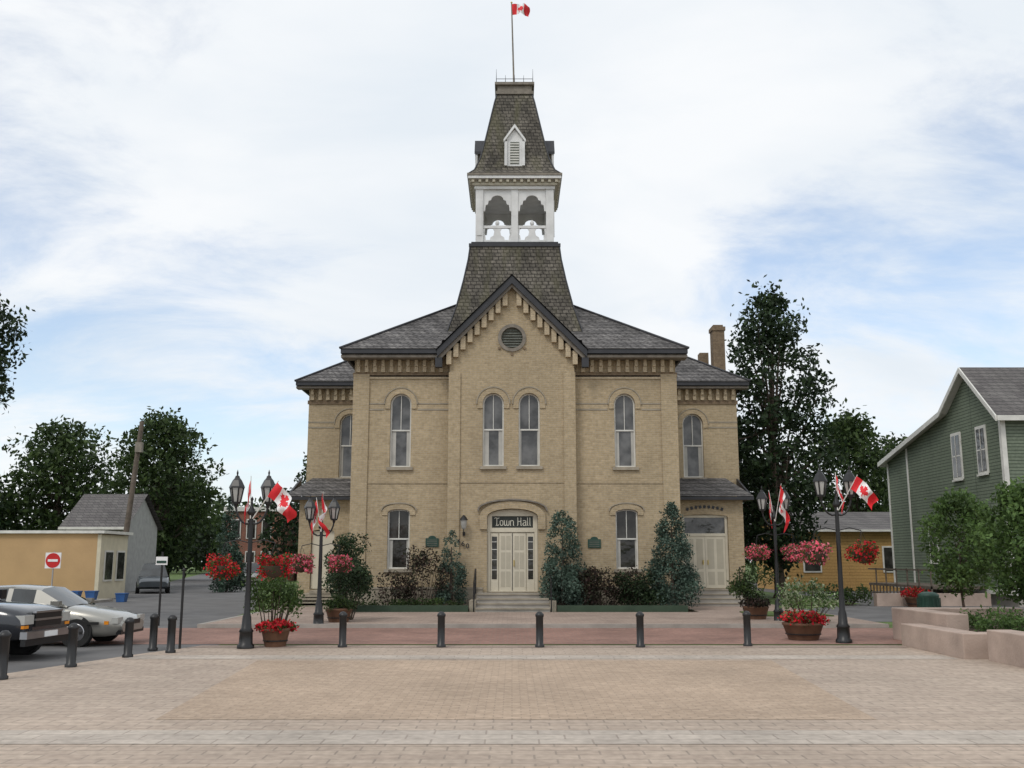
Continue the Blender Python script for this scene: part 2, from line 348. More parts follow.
for x0,x1,y in ((-5.87,-hb-.002,YM),(hb+.002,6.12,YM)):
    b.box(x0,x1,y-.05,y-.002,9.35,9.5,'brick_light')
b.build('brick_pilasters',hall)
b=B()
for x0,x1,y in ((-6.56,-hb-.003,YM),(hb+.003,6.81,YM),(-hb-.06,-1.15,YB),(1.18,hb+.06,YB)):
    b.box(x0,x1,y-.12,y-.003,GZ,.86,'stone'); b.box(x0,x1,y-.15,y-.003,.863,.95,'stone')
b.build('stone_base',hall)
b=B()
def course(z,h,segs,y,k='brick_light',d=.045):
    for x0,x1 in segs: b.box(x0,x1,y-d,y-.002,z,z+h,k)
for z in (5.05,):
    course(z,.12,[(-5.86,-hb-.01)],YM,'brick',.03); course(z,.12,[(hb+.01,6.11)],YM,'brick',.03); course(z,.12,[(-2.1,2.1)],YB,'brick',.03)
for z in (8.05,8.3):
    course(z,.06,[(-5.86,upL-.7),(upL+.7,-hb-.01)],YM,'stone',.02); course(z,.06,[(hb+.01,upR-.7),(upR+.7,6.11)],YM,'stone',.02)
    course(z,.06,[(-9.5,-8.3)],YW,'stone',.02); course(z,.06,[(9.15,10.5)],YW,'stone',.02)
b.build('string_courses',hall)
def hood(cx,z1,w,rise,y,th=.24,k='brick_light',d=.05,drop=.25):
    bb=B(); n=14; o=[];i_=[]
    for i in range(n+1):
        t=math.pi*i/n
        o.append((cx+(w/2+th)*math.cos(t),z1-rise+(rise+th)*math.sin(t))); i_.append((cx+(w/2+.002)*math.cos(t),z1-rise+(rise+.002)*math.sin(t)))
    pts=[(o[0][0],o[0][1]-drop)]+o+[(o[-1][0],o[-1][1]-drop),(i_[-1][0],i_[-1][1]-drop)]+i_[::-1]+[(i_[0][0],i_[0][1]-drop)]
    bb.plate(pts,[],y-d,y-.003,k); return bb
wr=random.Random(2)
def window(cx,z0,z1,w,rise,y,blind=.55,glass='glass'):
    e=B(); fy0=y+.14; fy1=y+.20; zm=z0+(z1-z0)*.5
    t=.06
    e.plate(arch(cx,z0,z1,w-.006,rise),[arch(cx,zm+.03,z1-t,w-2*t,max(.05,rise-t)),[(cx-w/2+t,z0+t),(cx+w/2-t,z0+t),(cx+w/2-t,zm-.03),(cx-w/2+t,zm-.03)]],fy0,fy1,'white')
    e.box(cx-.014,cx+.014,fy0+.01,fy1-.01,zm+.03,z1-t,'white')
    e.plate(arch(cx,z0+.02,z1-.02,w-.05,max(.05,rise-.02)),[],fy1+.003,fy1+.012,glass)
    a=wr.uniform(.04,.20); c=wr.uniform(.04,.16)
    if blind>0:
        e.box(cx-w/2+t,cx-w/2+t+a,fy1-.018,fy1-.001,z0+t,zm-.04,'curtain')
        e.box(cx+w/2-t-c,cx+w/2-t,fy1-.018,fy1-.001,z0+t,zm-.04,'curtain')
    e.box(cx-w/2-.1,cx+w/2+.1,y-.1,y+.14,z0-.13,z0-.002,'stone')
    e.build('window',hall)
    hb_=hood(cx,z1,w,rise,y,drop=.2 if rise>.3 else .1,k='brick',d=.045,th=.22); hb_.build('window_hood',hall)
    hb2=hood(cx,z1+.22,w+.44,rise+.2 if rise>.3 else rise+.1,y,drop=.04,k='stone',d=.07,th=.045); hb2.build('window_hood_edge',hall)
window(-.76,5.72,8.70,.86,.43,YB,glass='glassup'); window(.70,5.72,8.70,.86,.43,YB,glass='glassup')
for cx in (upL,upR):
    window(cx,5.72,8.74,.86,.43,YM,glass='glassup'); window(cx,1.65,4.02,.9,.14,YM)
window(-7.55,5.75,8.72,.95,.46,YW,glass='glassup'); window(8.42,5.75,8.72,.95,.46,YW,glass='glassup')
# round louvre
b=B(); b.plate(circ(0,11.0,.58),[circ(0,11.0,.44)],YB-.06,YB-.003,'greytrim'); b.plate(circ(0,11.0,.455),[],YB+.12,YB+.14,'louver')
for i in range(7):
    z=10.66+i*.11; hw=math.sqrt(max(.01,.42**2-(z-11)**2)); b.obox((0,YB+.07,z),2*hw,.09,.015,Matrix.Rotation(.6,3,'X'),'louver')
for a in (-.7,-1.57,-2.44): b.obox((.68*math.cos(a),YB-.03,11+.68*math.sin(a)),.1,.05,.1,Matrix.Identity(3),'brick_dark')
b.build('round_louvre',hall)
def dentils(x0,x1,y,zt,n,kk='brick_light'):
    w=(x1-x0)/n
    for i in range(n):
        xa=x0+w*i+w*.28; b.box(xa,xa+w*.44,y-.16,y-.003,zt-.5,zt,kk); b.box(xa+.02,xa+w*.44-.02,y-.24,y-.163,zt-.26,zt,kk)
b=B()
dentils(-6.5,-2.75,YM,10.12,11); dentils(2.75,6.75,YM,10.12,11)
dentils(-9.5,-6.6,YW,9.85,8); dentils(6.9,10.5,YW,9.85,10)
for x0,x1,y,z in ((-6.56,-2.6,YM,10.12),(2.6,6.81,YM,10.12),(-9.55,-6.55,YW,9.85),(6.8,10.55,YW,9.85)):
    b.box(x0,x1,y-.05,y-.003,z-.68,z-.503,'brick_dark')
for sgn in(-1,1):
    for i in range(9):
        t=(i+.6)/9.6; x=sgn*2.75*(1-t); z=10.30+(apx-10.2)*t
        b.box(x-.1,x+.1,YB-.2,YB-.003,z-.62,z-.06,'brick_light'); 
b.build('corbelled_brackets',hall)
b=B()
b.box(-6.97,-2.95,39.62,39.72,10.28,10.47,'trim'); b.box(2.95,7.15,39.62,39.72,10.28,10.47,'trim')
b.box(-6.97,-2.95,39.723,YM+.02,10.13,10.24,'greytrim'); b.box(2.95,7.15,39.723,YM+.02,10.13,10.24,'greytrim')
b.box(-6.97,-6.87,39.723,46,10.28,10.47,'trim'); b.box(7.05,7.15,39.723,46,10.28,10.47,'trim')
b.box(-10.03,-6.98,45.45,45.55,9.98,10.16,'trim'); b.box(7.16,11.0,45.45,45.55,9.98,10.16,'trim')
b.box(-10.03,-6.98,45.553,46.05,9.86,9.95,'greytrim'); b.box(7.16,11.0,45.553,46.05,9.86,9.95,'greytrim')
b.box(-10.03,-9.93,45.553,60.4,9.98,10.16,'trim'); b.box(10.9,11.0,45.553,60.4,9.98,10.16,'trim')
for sg in(-1,1):
    p=[(sg*3.05,10.12),(sg*3.05,10.42),(0,13.55),(0,13.22)]
    if sg>0: p=p[::-1]
    b.prism(p,YB-.42,YB-.30,'trim')
    b.prism([(q[0]*.98,q[1]-.14) for q in p],YB-.297,YB-.2,'greytrim')
    b.box(sg*2.98-.14,sg*2.98+.14,YB-.36,YB-.05,9.72,10.11,'trim')
b.build('eaves_trim',hall)
# roofs
b=B()
def hip(x0,x1,y0,y1,z,sl,k,notch=None):
    hw=min(x1-x0,y1-y0)/2; cx=(x0+x1)/2; cy=(y0+y1)/2; zr=z+hw*sl
    v=[(x0,y0,z),(x1,y0,z),(x1,y1,z),(x0,y1,z)]
    if (x1-x0)>=(y1-y0): v+=[(x0+hw,cy,zr),(x1-hw,cy,zr)]; f=[(1,2,5),(2,3,4,5),(3,0,4)]; front=[0,1,5,4]
    else: v+=[(cx,y0+hw,zr),(cx,y1-hw,zr)]; f=[(1,2,5,4),(2,3,5),(3,0,4,5)]; front=[0,1,4]
    b.add(v,f,k)
    if notch:
        na,nb,ny=notch; nz=z+(ny-y0)*sl
        pts=[v[0],(na,y0,z),(na,ny,nz),(nb,ny,nz),(nb,y0,z),v[1]]+[v[i] for i in front[2:]]
        b.add([pts[0],pts[1],pts[2],pts[-1]],[(0,1,2,3)],k); b.add([pts[2],pts[3],pts[-1]],[(0,1,2)],k); b.add([pts[3],pts[4],pts[5],pts[-1]],[(0,1,2,3)],k)
        b.add([(x0,y0,z),(na,y0,z),(na,ny+.02,z),(x0,ny+.02,z)],[(3,2,1,0)],'greytrim'); b.add([(nb,y0,z),(x1,y0,z),(x1,ny+.02,z),(nb,ny+.02,z)],[(3,2,1,0)],'greytrim')
    else:
        b.add(v,[front],k); b.add([v[0],v[1],v[2],v[3]],[(3,2,1,0)],'greytrim')
    if (x1-x0)<(y1-y0): prs=[(v[0],v[4]),(v[1],v[4])]
    else: prs=[(v[0],v[4]),(v[1],v[5])]
    for p,q in prs: b.cyl((p[0],p[1],p[2]+.02),(q[0],q[1],q[2]+.02),.06,.06,'trim',6)
hip(-7.0,7.18,39.58,56,10.474,.66,'slate',(-2.9,2.9,40.36)); hip(-10.06,11.03,45.4,60.4,10.163,.66,'slate')
for sg in(-1,1):
    v=[(sg*3.1,YB-.46,10.44),(0,YB-.46,13.60),(0,43.5,13.60),(sg*3.1,43.5,10.44)]
    b.add(v,[(0,1,2,3) if sg<0 else (3,2,1,0)],'slate')
    v2=[(a,y,z-.05) for a,y,z in v]; b.add(v2,[(0,1,2,3)],'trim')
for x0,x1 in((-9.8,-6.503),(6.753,10.45)):
    b.add([(x0,43.15,4.72),(x1,43.15,4.72),(x1,45.99,5.72),(x0+(.6 if x0<0 else 0),45.99,5.72)] if x0<0 else [(x0,43.15,4.72),(x1,43.15,4.72),(x1-.6,45.99,5.72),(x0,45.99,5.72)],[(0,1,2,3)],'slate')
    b.box(x0,x1,43.17,43.25,4.56,4.70,'trim'); b.box(x0,x1,43.253,43.597,4.56,4.64,'greytrim')
    xs=x0+.02 if x0<0 else x1-.1
    b.prism([(43.26,4.56),(43.26,4.72),(45.98,5.69),(45.98,4.56)],xs,xs+.08,'trim','x')
b.build('roof',hall)
b=B(); b.box(10.25,10.85,49.6,50.3,9,13.55,'brick_dark'); b.box(10.2,10.9,49.55,50.35,13.553,13.75,'brick_dark'); b.box(10.3,10.8,49.65,50.25,13.753,13.86,'brick_dark')
b.box(9.75,10.2,50.6,51.2,9,12.6,'brick_dark'); b.build('chimney',hall)
# ---- tower
TX=.12; TY=44.1
def frust(b,h0,z0,h1,z1,k):
    v=[(TX-h0,TY-h0,z0),(TX+h0,TY-h0,z0),(TX+h0,TY+h0,z0),(TX-h0,TY+h0,z0),(TX-h1,TY-h1,z1),(TX+h1,TY-h1,z1),(TX+h1,TY+h1,z1),(TX-h1,TY+h1,z1)]
    b.add(v,[(0,1,5,4),(1,2,6,5),(2,3,7,6),(3,0,4,7)],k)
b=B()
prof=[(3.2,10.6),(2.86,11.6),(2.5,12.8),(2.23,14.0),(2.04,15.0),(1.97,15.6)]
for i in range(len(prof)-1): frust(b,prof[i][0],prof[i][1],prof[i+1][0],prof[i+1][1],'shingle')
for sx in(-1,1):
    for sy in(-1,1):
        b.tube([(TX+sx*p[0],TY+sy*p[0],p[1]) for p in prof],.035,'trim',6)
b.build('tower_skirt_roof',hall)
b=B(); b.box(TX-2.02,TX+2.02,TY-2.02,TY+2.02,15.6,15.74,'trim'); b.box(TX-1.92,TX+1.92,TY-1.92,TY+1.92,15.743,15.84,'trim')
b.build('belfry_base',hall)
b=B(); HW=1.74; bz0=15.84; bz1=18.35
for ang in range(4):
    rm=Matrix.Rotation(ang*math.pi/2,3,'Z')
    q=B(); y=-HW
    q.box(-HW-.0,-HW+.34,y,y+.34,bz0,bz1,'belfry')
    q.box(-.15,.15,y+.02,y+.26,bz0,bz1,'belfry')
    q.box(-HW+.06,-HW+.28,y-.03,y-.002,bz0+.35,bz1-.5,'belfry')
    for x0,x1 in((-HW+.343,-.153),(.153,HW-.343)):
        cx=(x0+x1)/2; w=x1-x0; h=w/2
        q.box(x0,x1,y+.06,y+.2,bz0,bz0+.16,'belfry'); q.box(x0,x1,y+.08,y+.18,bz0+.72,bz0+.84,'belfry')
        zb=bz0+.163
        q.plate([(cx-.34,zb),(cx+.34,zb),(cx+.30,zb+.14),(cx+.17,zb+.22),(cx+.13,zb+.42),(cx+.20,zb+.554),(cx-.20,zb+.554),(cx-.13,zb+.42),(cx-.17,zb+.22),(cx-.30,zb+.14)],[],y+.1,y+.16,'belfry')
        for s_,xe in((1,x0),(-1,x1)):
            q.plate([(xe,zb),(xe+s_*.12,zb),(xe+s_*.09,zb+.2),(xe+s_*.04,zb+.3),(xe+s_*.08,zb+.554),(xe,zb+.554)][::s_],[],y+.1,y+.16,'belfry')
        q.lathe([(.04,0),(.09,.07),(.09,.16),(.03,.26)],(cx,y+.13,bz0+.84),'belfry',8)
        pts=[(x0,bz1),(x0,bz1-1.0),(x0+.07,bz1-1.0),(x0+.10,bz1-.72),(x0+.20,bz1-.68),(x0+.23,bz1-.52),(x0+.34,bz1-.48)]
        for i in range(1,8):
            t=math.pi-math.pi*i/8; pts.append((cx+(h-.34)*math.cos(t),bz1-.48+.22*math.sin(t)))
        pts+=[(x1-.34,bz1-.48),(x1-.23,bz1-.52),(x1-.20,bz1-.68),(x1-.10,bz1-.72),(x1-.07,bz1-1.0),(x1,bz1-1.0),(x1,bz1)]
        q.plate(pts,[],y+.07,y+.17,'belfry')
    q.v=[tuple(rm@Vector(v)+Vector((TX,TY,0))) for v in q.v]
    o=len(b.v); b.v+=q.v
    mp=[b.mi(m) for m in q.mats]
    for f,mi,s in zip(q.f,q.m,q.s): b.f.append([o+j for j in f]); b.m.append(mp[mi]); b.s.append(s)
b.box(TX-1.66,TX+1.66,TY-1.66,TY+1.66,bz0+.0,bz0+.05,'greytrim')
b.build('belfry',hall)
b=B()
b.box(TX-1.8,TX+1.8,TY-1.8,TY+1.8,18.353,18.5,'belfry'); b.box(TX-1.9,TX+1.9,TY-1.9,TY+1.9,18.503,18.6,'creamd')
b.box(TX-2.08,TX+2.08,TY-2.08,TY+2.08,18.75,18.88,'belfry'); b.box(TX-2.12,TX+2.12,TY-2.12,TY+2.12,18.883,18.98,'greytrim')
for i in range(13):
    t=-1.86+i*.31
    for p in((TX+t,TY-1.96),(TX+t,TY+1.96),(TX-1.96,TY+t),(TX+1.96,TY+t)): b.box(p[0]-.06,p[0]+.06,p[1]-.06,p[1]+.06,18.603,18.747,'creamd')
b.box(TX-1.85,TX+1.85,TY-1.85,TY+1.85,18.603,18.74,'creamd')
b.build('belfry_cornice',hall)
b=B(); prof=[(2.05,18.983),(1.80,19.25),(1.55,19.9),(1.33,20.9),(1.13,21.9),(.93,22.9),(.82,23.35)]
for i in range(len(prof)-1): frust(b,prof[i][0],prof[i][1],prof[i+1][0],prof[i+1][1],'shingle')
for sx in(-1,1):
    for sy in(-1,1): b.tube([(TX+sx*p[0],TY+sy*p[0],p[1]) for p in prof],.035,'trim',6)
b.box(TX-.88,TX+.88,TY-.88,TY+.88,23.353,23.5,'greytrim'); b.box(TX-.8,TX+.8,TY-.8,TY+.8,23.503,23.8,'greytrim'); b.box(TX-.92,TX+.92,TY-.92,TY+.92,23.803,23.93,'greytrim')
b.build('spire_roof',hall)
for ang,nm in((0,'f'),(math.pi/2,'r'),(math.pi,'b'),(-math.pi/2,'l')):
    q=B(); y=-1.72
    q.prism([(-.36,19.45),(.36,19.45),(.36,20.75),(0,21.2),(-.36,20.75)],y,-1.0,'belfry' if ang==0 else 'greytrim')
    q.box(-.2,.2,y-.02,y-.003,19.55,20.6,'louver')
    for i in range(8): q.box(-.2,.2,y-.04,y-.021,19.6+i*.125,19.65+i*.125,'white')
    for sg in(-1,1):
        p=[(sg*.5,20.55),(sg*.5,20.68),(0,21.42),(0,21.25)]
        if sg>0:p=p[::-1]
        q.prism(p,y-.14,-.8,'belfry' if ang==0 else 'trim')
        q.box(sg*.4-.06,sg*.4+.06,y-.1,y-.003,19.45,20.6,'belfry')
    rm=Matrix.Rotation(ang,3,'Z'); q.v=[tuple(rm@Vector(v)+Vector((TX,TY,0))) for v in q.v]; q.build('dormer',hall)
b=B()
for i in range(5):
    t=-.85+i*.425
    for p in((TX+t,TY-.85),(TX+t,TY+.85),(TX-.85,TY+t),(TX+.85,TY+t)): b.cyl((p[0],p[1],23.93),(p[0],p[1],24.6 if i in(0,4) else 24.3),.018,.006,'black',6)
for s in(-1,1): b.box(TX-.85,TX+.85,TY+s*.85-.01,TY+s*.85+.01,24.1,24.12,'black'); b.box(TX+s*.85-.01,TX+s*.85+.01,TY-.84,TY+.84,24.1,24.12,'black')
b.build('roof_cresting',hall)
b=B(); b.cyl((TX-.02,TY,23.93),(TX-.14,TY,28.45),.045,.03,'greytrim',8); b.lathe([(.01,0),(.06,.05),(.01,.11)],(TX-.14,TY,28.45),'brass',8); b.build('flagpole',hall)
# --- flags
LEAF=[(0,.46),(.07,.33),(.16,.38),(.13,.14),(.24,.26),(.27,.19),(.40,.21),(.35,.07),(.42,.02),(.2,-.17),(.24,-.27),(.02,-.24),(.02,-.46)]
LEAF=LEAF+[(-x,y) for x,y in LEAF[::-1]]
def inpoly(x,y,P):
    c=False;j=len(P)-1
    for i in range(len(P)):
        if (P[i][1]>y)!=(P[j][1]>y) and x<(P[j][0]-P[i][0])*(y-P[i][1])/(P[j][1]-P[i][1])+P[i][0]: c=not c
        j=i
    return c
def flag(parent,p0,hoist,fly,droop,W,H,seed=0,name='flag'):
    q=B(); nu,nv=48,24; p0=Vector(p0);ho=Vector(hoist).normalized()*H; fl=Vector(fly).normalized()
    nrm=ho.normalized().cross(fl).normalized(); V=[]
    for i in range(nu+1):
        u=i/nu
        for j in range(nv+1):
            v=j/nv
            p=p0+ho*v*(1-.25*droop*u)+fl*W*u*(1-.3*droop*u)+Vector((0,0,-droop*W*.75*u*u))
            p+=nrm*(.13*W*math.sin(u*9+v*2.2+seed)*(.25+u)+.07*W*math.sin(u*17+seed*2-v*3)*u)
            p+=fl*(.05*W*math.sin(v*5+seed)*u)
            V.append(p)
    fr=[];fw=[]
    for i in range(nu):
        for j in range(nv):
            u=(i+.5)/nu; v=(j+.5)/nv; f=(i*(nv+1)+j,(i+1)*(nv+1)+j,(i+1)*(nv+1)+j+1,i*(nv+1)+j+1)
            red= u<.25 or u>.75 or inpoly((u-.5)*W/H*1.05,(.5-v)*1.1,LEAF)
            (fr if red else fw).append(f)
    q.add(V,fr,'red',True); i=q.mi('flagwhite')
    for f in fw: q.f.append(list(f)); q.m.append(i); q.s.append(True)
    return q.build(name,parent)
flag(hall,(TX-.12,TY,28.4),(0,0,-1),(.9,-.3,.05),.45,.95,.55,1)
# --- entrance
b=B(); y=YB+.18
ap=arch(.02,.76,4.0,2.0,.31)
b.plate(ap,[[( -.86,.80),(.90,.80),(.90,3.10),(-.86,3.10)],[(-.80,3.27),(.84,3.27),(.84,3.73),(-.80,3.73)]],y,y+.1,'cream')
b.box(-.79,.83,y+.05,y+.08,3.28,3.72,'board')
b.box(-.86,.90,y+.09,y+.11,.8,3.1,'cream')
for cx in(-.25,.29):
    b.box(cx-.26,cx+.26,y+.04,y+.085,.80,3.06,'cream')
    for z0,z1 in((.95,1.55),(1.65,2.3),(2.4,2.95)): 
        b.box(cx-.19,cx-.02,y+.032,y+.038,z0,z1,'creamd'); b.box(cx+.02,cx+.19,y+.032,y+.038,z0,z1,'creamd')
for cx in(-.70,.74):
    b.box(cx-.15,cx+.15,y+.04,y+.085,.80,3.06,'cream'); b.box(cx-.1,cx+.1,y+.03,y+.038,1.25,2.92,'glass')
    for z in (1.6,2.0,2.4,2.7): b.box(cx-.1,cx+.1,y+.02,y+.029,z,z+.025,'white')
b.box(.0,.02,y+.02,y+.06,.8,3.06,'trim'); b.box(.06,.1,y-.01,y+.03,1.75,2.0,'brass')
b.build('front_door',hall)
hd=hood(.02,4.02,2.02,.32,YB,th=.3,d=.1,drop=.5,k='brick'); hd.build('door_hood',hall)
hd=hood(.02,4.34,2.66,.36,YB,th=.07,d=.16,drop=.05,k='greytrim'); hd.build('door_hood_moulding',hall)
# blackletter "Town Hall" in broad-nib strokes
GL={'T':(1.0,[[(-.05,1.36),(.12,1.5),(.66,1.36),(.84,1.5)],[(.38,1.42),(.38,.12),(.2,0)],[(.38,.1),(.6,0),(.74,.2)]]),
'o':(.80,[[(0,.2),(0,.85),(.27,1),(.54,.8),(.54,.15),(.27,0),(0,.2)]]),
'w':(1.14,[[(-.08,1),(0,.9),(0,.15),(.22,0),(.44,.15)],[(.44,1),(.44,.15),(.66,0),(.88,.15),(.88,.9)]]),
'n':(.92,[[(-.1,.95),(0,.85),(0,.1),(.1,0)],[(0,.8),(.3,1),(.56,.85),(.56,.1),(.66,0)]]),
'H':(1.0,[[(-.1,1.4),(.05,1.5),(.05,.1),(-.08,0)],[(.05,.75),(.62,.85)],[(.62,1.5),(.62,.1),(.76,0)]]),
'a':(.86,[[(0,.88),(.27,1),(.54,.85),(.54,.1),(.64,0)],[(.54,.55),(.2,.55),(0,.38),(0,.15),(.2,0),(.52,.16)]]),
'l':(.44,[[(-.06,1.42),(0,1.5),(0,.12),(.14,0)]]),' ':(.42,[])}
b=B(); word='Town Hall'; tot=sum(GL[c][0] for c in word); sc=1.50/tot; px=.02-.75+.04; zb=3.355; k=0
for ch in word:
    wd,st=GL[ch]
    for pl in st:
        for p0,p1 in zip(pl,pl[1:]):
            nx,nz=.055*sc,.03*sc; yy=y+.046-(k%7)*.0012; k+=1
            a=(px+p0[0]*sc,zb+p0[1]*sc*.98); c=(px+p1[0]*sc,zb+p1[1]*sc*.98)
            b.add([(a[0]-nx,yy,a[1]-nz),(c[0]-nx,yy,c[1]-nz),(c[0]+nx,yy,c[1]+nz),(a[0]+nx,yy,a[1]+nz)],[(0,1,2,3)],'letter')
            b.add([(a[0]-.008,yy-.0006,a[1]+.008),(c[0]-.008,yy-.0006,c[1]+.008),(c[0]+.008,yy-.0006,c[1]-.008),(a[0]+.008,yy-.0006,a[1]-.008)],[(0,1,2,3)],'letter')
    px+=wd*sc
b.build('lettering',hall)
def text(s,parent,loc,size,k,rot=(R(90),0,0),ext=.008,name='lettering',shear=0,sx=1):
    c=bpy.data.curves.new(name,'FONT'); c.body=s; c.size=size; c.align_x='CENTER'; c.align_y='CENTER'; c.extrude=ext; c.shear=shear; c.offset=.004*size*4
    o=bpy.data.objects.new(name,c); o.location=loc; o.rotation_euler=rot; o.scale=(sx,1,1); c.materials.append(M[k]); link(o,parent); return o
for i,ch in enumerate('460'): text(ch,hall,(-2.12+i*.18,YB-.09,2.72-i*.09),.27,'black',name='house_number')
def plaque(cx,z,y):
    q=B(); q.box(cx-.26,cx+.26,y-.05,y-.003,z-.2,z+.14,'dkgreen'); q.plate(arch(cx,z+.143,z+.24,.3,.09),[],y-.05,y-.004,'dkgreen')
    for i in range(4): q.box(cx-.2,cx+.2,y-.056,y-.051,z-.15+i*.07,z-.135+i*.07,'greytrim')
    q.build('plaque',hall)
plaque(-3.2,2.72,YM); plaque(3.3,2.68,YM)
b=B(); b.box(-1.96,-1.86,YB-.1,YB-.003,2.95,3.1,'black'); b.tube([(-1.91,YB-.08,3.0),(-1.91,YB-.3,3.1),(-1.91,YB-.3,3.2)],.02,'black')
b.lathe([(.05,0),(.1,.05),(.14,.35)],(-1.91,YB-.3,3.2),'frost',6); b.lathe([(.18,0),(.1,.12),(.03,.2)],(-1.91,YB-.3,3.55),'black',6); b.build('wall_lantern',hall)
b=B(); y=YP+.12
b.plate([(7.39,.81),(9.37,.81),(9.37,3.93),(7.39,3.93)],[[(7.5,.83),(9.26,.83),(9.26,3.02),(7.5,3.02)],[(7.5,3.14),(9.26,3.14),(9.26,3.82),(7.5,3.82)]],y,y+.09,'cream')
b.box(7.5,9.26,y+.06,y+.07,3.14,3.82,'glassup')
for cx in (7.94,8.82):
    b.box(cx-.435,cx+.435,y+.03,y+.08,.83,3.02,'cream')
    for z0,z1 in((.95,1.5),(1.62,2.9)):
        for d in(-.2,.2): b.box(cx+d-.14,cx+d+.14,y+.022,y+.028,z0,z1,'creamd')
b.box(8.25,8.29,y-.02,y+.02,1.8,2.0,'brass'); b.box(8.46,8.5,y-.02,y+.02,1.8,2.0,'brass')
b.box(-8.68,-7.72,y,y+.08,.78,3.25,'cream'); b.build('side_doors',hall)
b=B()
for i in range(9):
    t=(i-4)/4; b.obox((8.38+t*.75,YP-.02,4.28-.1*t*t),.11,.03,.13,Matrix.Rotation(.3*(-1)**i,3,'Y'),'trim')
b.build('door_marks_standin',hall)  # made-up blocks standing in for illegible dark marks over the side door
b=B()
for i in range(4): b.box(-1.35,1.4,37.6+i*.42,39.86,.1+i*.16+(.004 if i==0 else 0),.1+(i+1)*.16,'concrete'); 
for i in range(4): b.box(-1.35,1.4,37.57+i*.42,37.597+i*.42,.2+i*.16,.1+(i+1)*.16,'stone')
b.box(-1.6,-1.353,37.9,39.85,.1,.5,'stone'); b.box(1.403,1.65,37.9,39.85,.1,.5,'stone')
for i in range(4): b.box(7.1,9.7,41.9+i*.38,YP-.01,.1+i*.17,.1+(i+1)*.17,'concrete'); b.box(7.1,9.7,41.87+i*.38,41.897+i*.38,.22+i*.17,.1+(i+1)*.17,'stone')
for i in range(5): b.box(-9.6+i*.3,-7.2,42.1,YP-.01,.0+(i*.15),.1+(i+1)*.13,'stone')
b.build('entrance_steps',hall)
b=B()
for x in(-1.42,1.46,):
    b.tube([(x,37.75,.1),(x,37.75,1.15),(x,39.2,1.65),(x,39.75,1.65)],.025,'black'); b.tube([(x,37.75,.7),(x,39.2,1.2),(x,39.75,1.2)],.015,'black')
    for i in range(6): t=i/5; b.cyl((x,37.75+t*1.45,.3+t*.45),(x,37.75+t*1.45,1.15+t*.5),.012,.012,'black',6)
    b.cyl((x,39.75,.7),(x,39.75,1.65),.025,.025,'black')
for x in(7.05,9.75): b.tube([(x,41.95,.1),(x,41.95,1.1),(x,43.4,1.7)],.025,'black'); b.cyl((x,43.4,.7),(x,43.4,1.7),.02,.02,'black')
b.build('handrail',hall)
# ------------------------------------------------------------------ planting beds
b=B()
for x0,x1 in((-6.2,-1.75),(1.8,6.4)): b.box(x0,x1,37.9,40.2,.1,.24,'soil'); b.box(x0-.12,x1+.12,37.75,37.897,.1,.34,'bench')
b.build('planting_bed')
rn=random.Random(3)
shrub('juniper_shrub',1.95,38.9,.2,cone_cl(3.75,1.12,130,rn,.38),'juniper',.085,8,limbs=False)
shrub('juniper_shrub',6.15,38.8,.2,cone_cl(4.0,1.3,140,rn,.58),'juniper',.085,8,limbs=False)
shrub('juniper_shrub',-2.35,39.2,.2,cone_cl(2.95,.8,85,rn,.45),'juniper',.08,8,limbs=False)
shrub('dark_shrub',3.6,38.9,.2,[(rn.uniform(-1.2,1.2),rn.uniform(-.4,.4),rn.uniform(.2,1.3),rn.uniform(.25,.42)) for _ in range(34)],'shrubred',.08,10)
shrub('dark_shrub',4.9,38.6,.2,[(rn.uniform(-.8,.8),rn.uniform(-.4,.4),rn.uniform(.2,1.15),rn.uniform(.25,.4)) for _ in range(24)],'dark',.08,10)
shrub('burgundy_shrub',-3.4,39.0,.2,[(rn.uniform(-.9,.9),rn.uniform(-.4,.4),rn.uniform(.3,2.2),rn.uniform(.2,.34)) for _ in range(34)],'shrubred',.09,6,stem=.02)
shrub('burgundy_shrub',-4.6,39.2,.2,[(rn.uniform(-.7,.7),rn.uniform(-.3,.3),rn.uniform(.2,1.3),rn.uniform(.2,.3)) for _ in range(22)],'shrubred',.09,6)
shrub('low_hedge',-4.0,38.2,.2,[(rn.uniform(-2.1,2.1),rn.uniform(-.2,.2),rn.uniform(.05,.25),rn.uniform(.13,.22)) for _ in range(50)],'maple',.07,8)
shrub('evergreen_shrub',-6.0,37.0,.12,[(rn.uniform(-.6,.6),rn.uniform(-.4,.4),rn.uniform(.9,2.6),rn.uniform(.25,.42)) for _ in range(34)],'dark',.09,9)
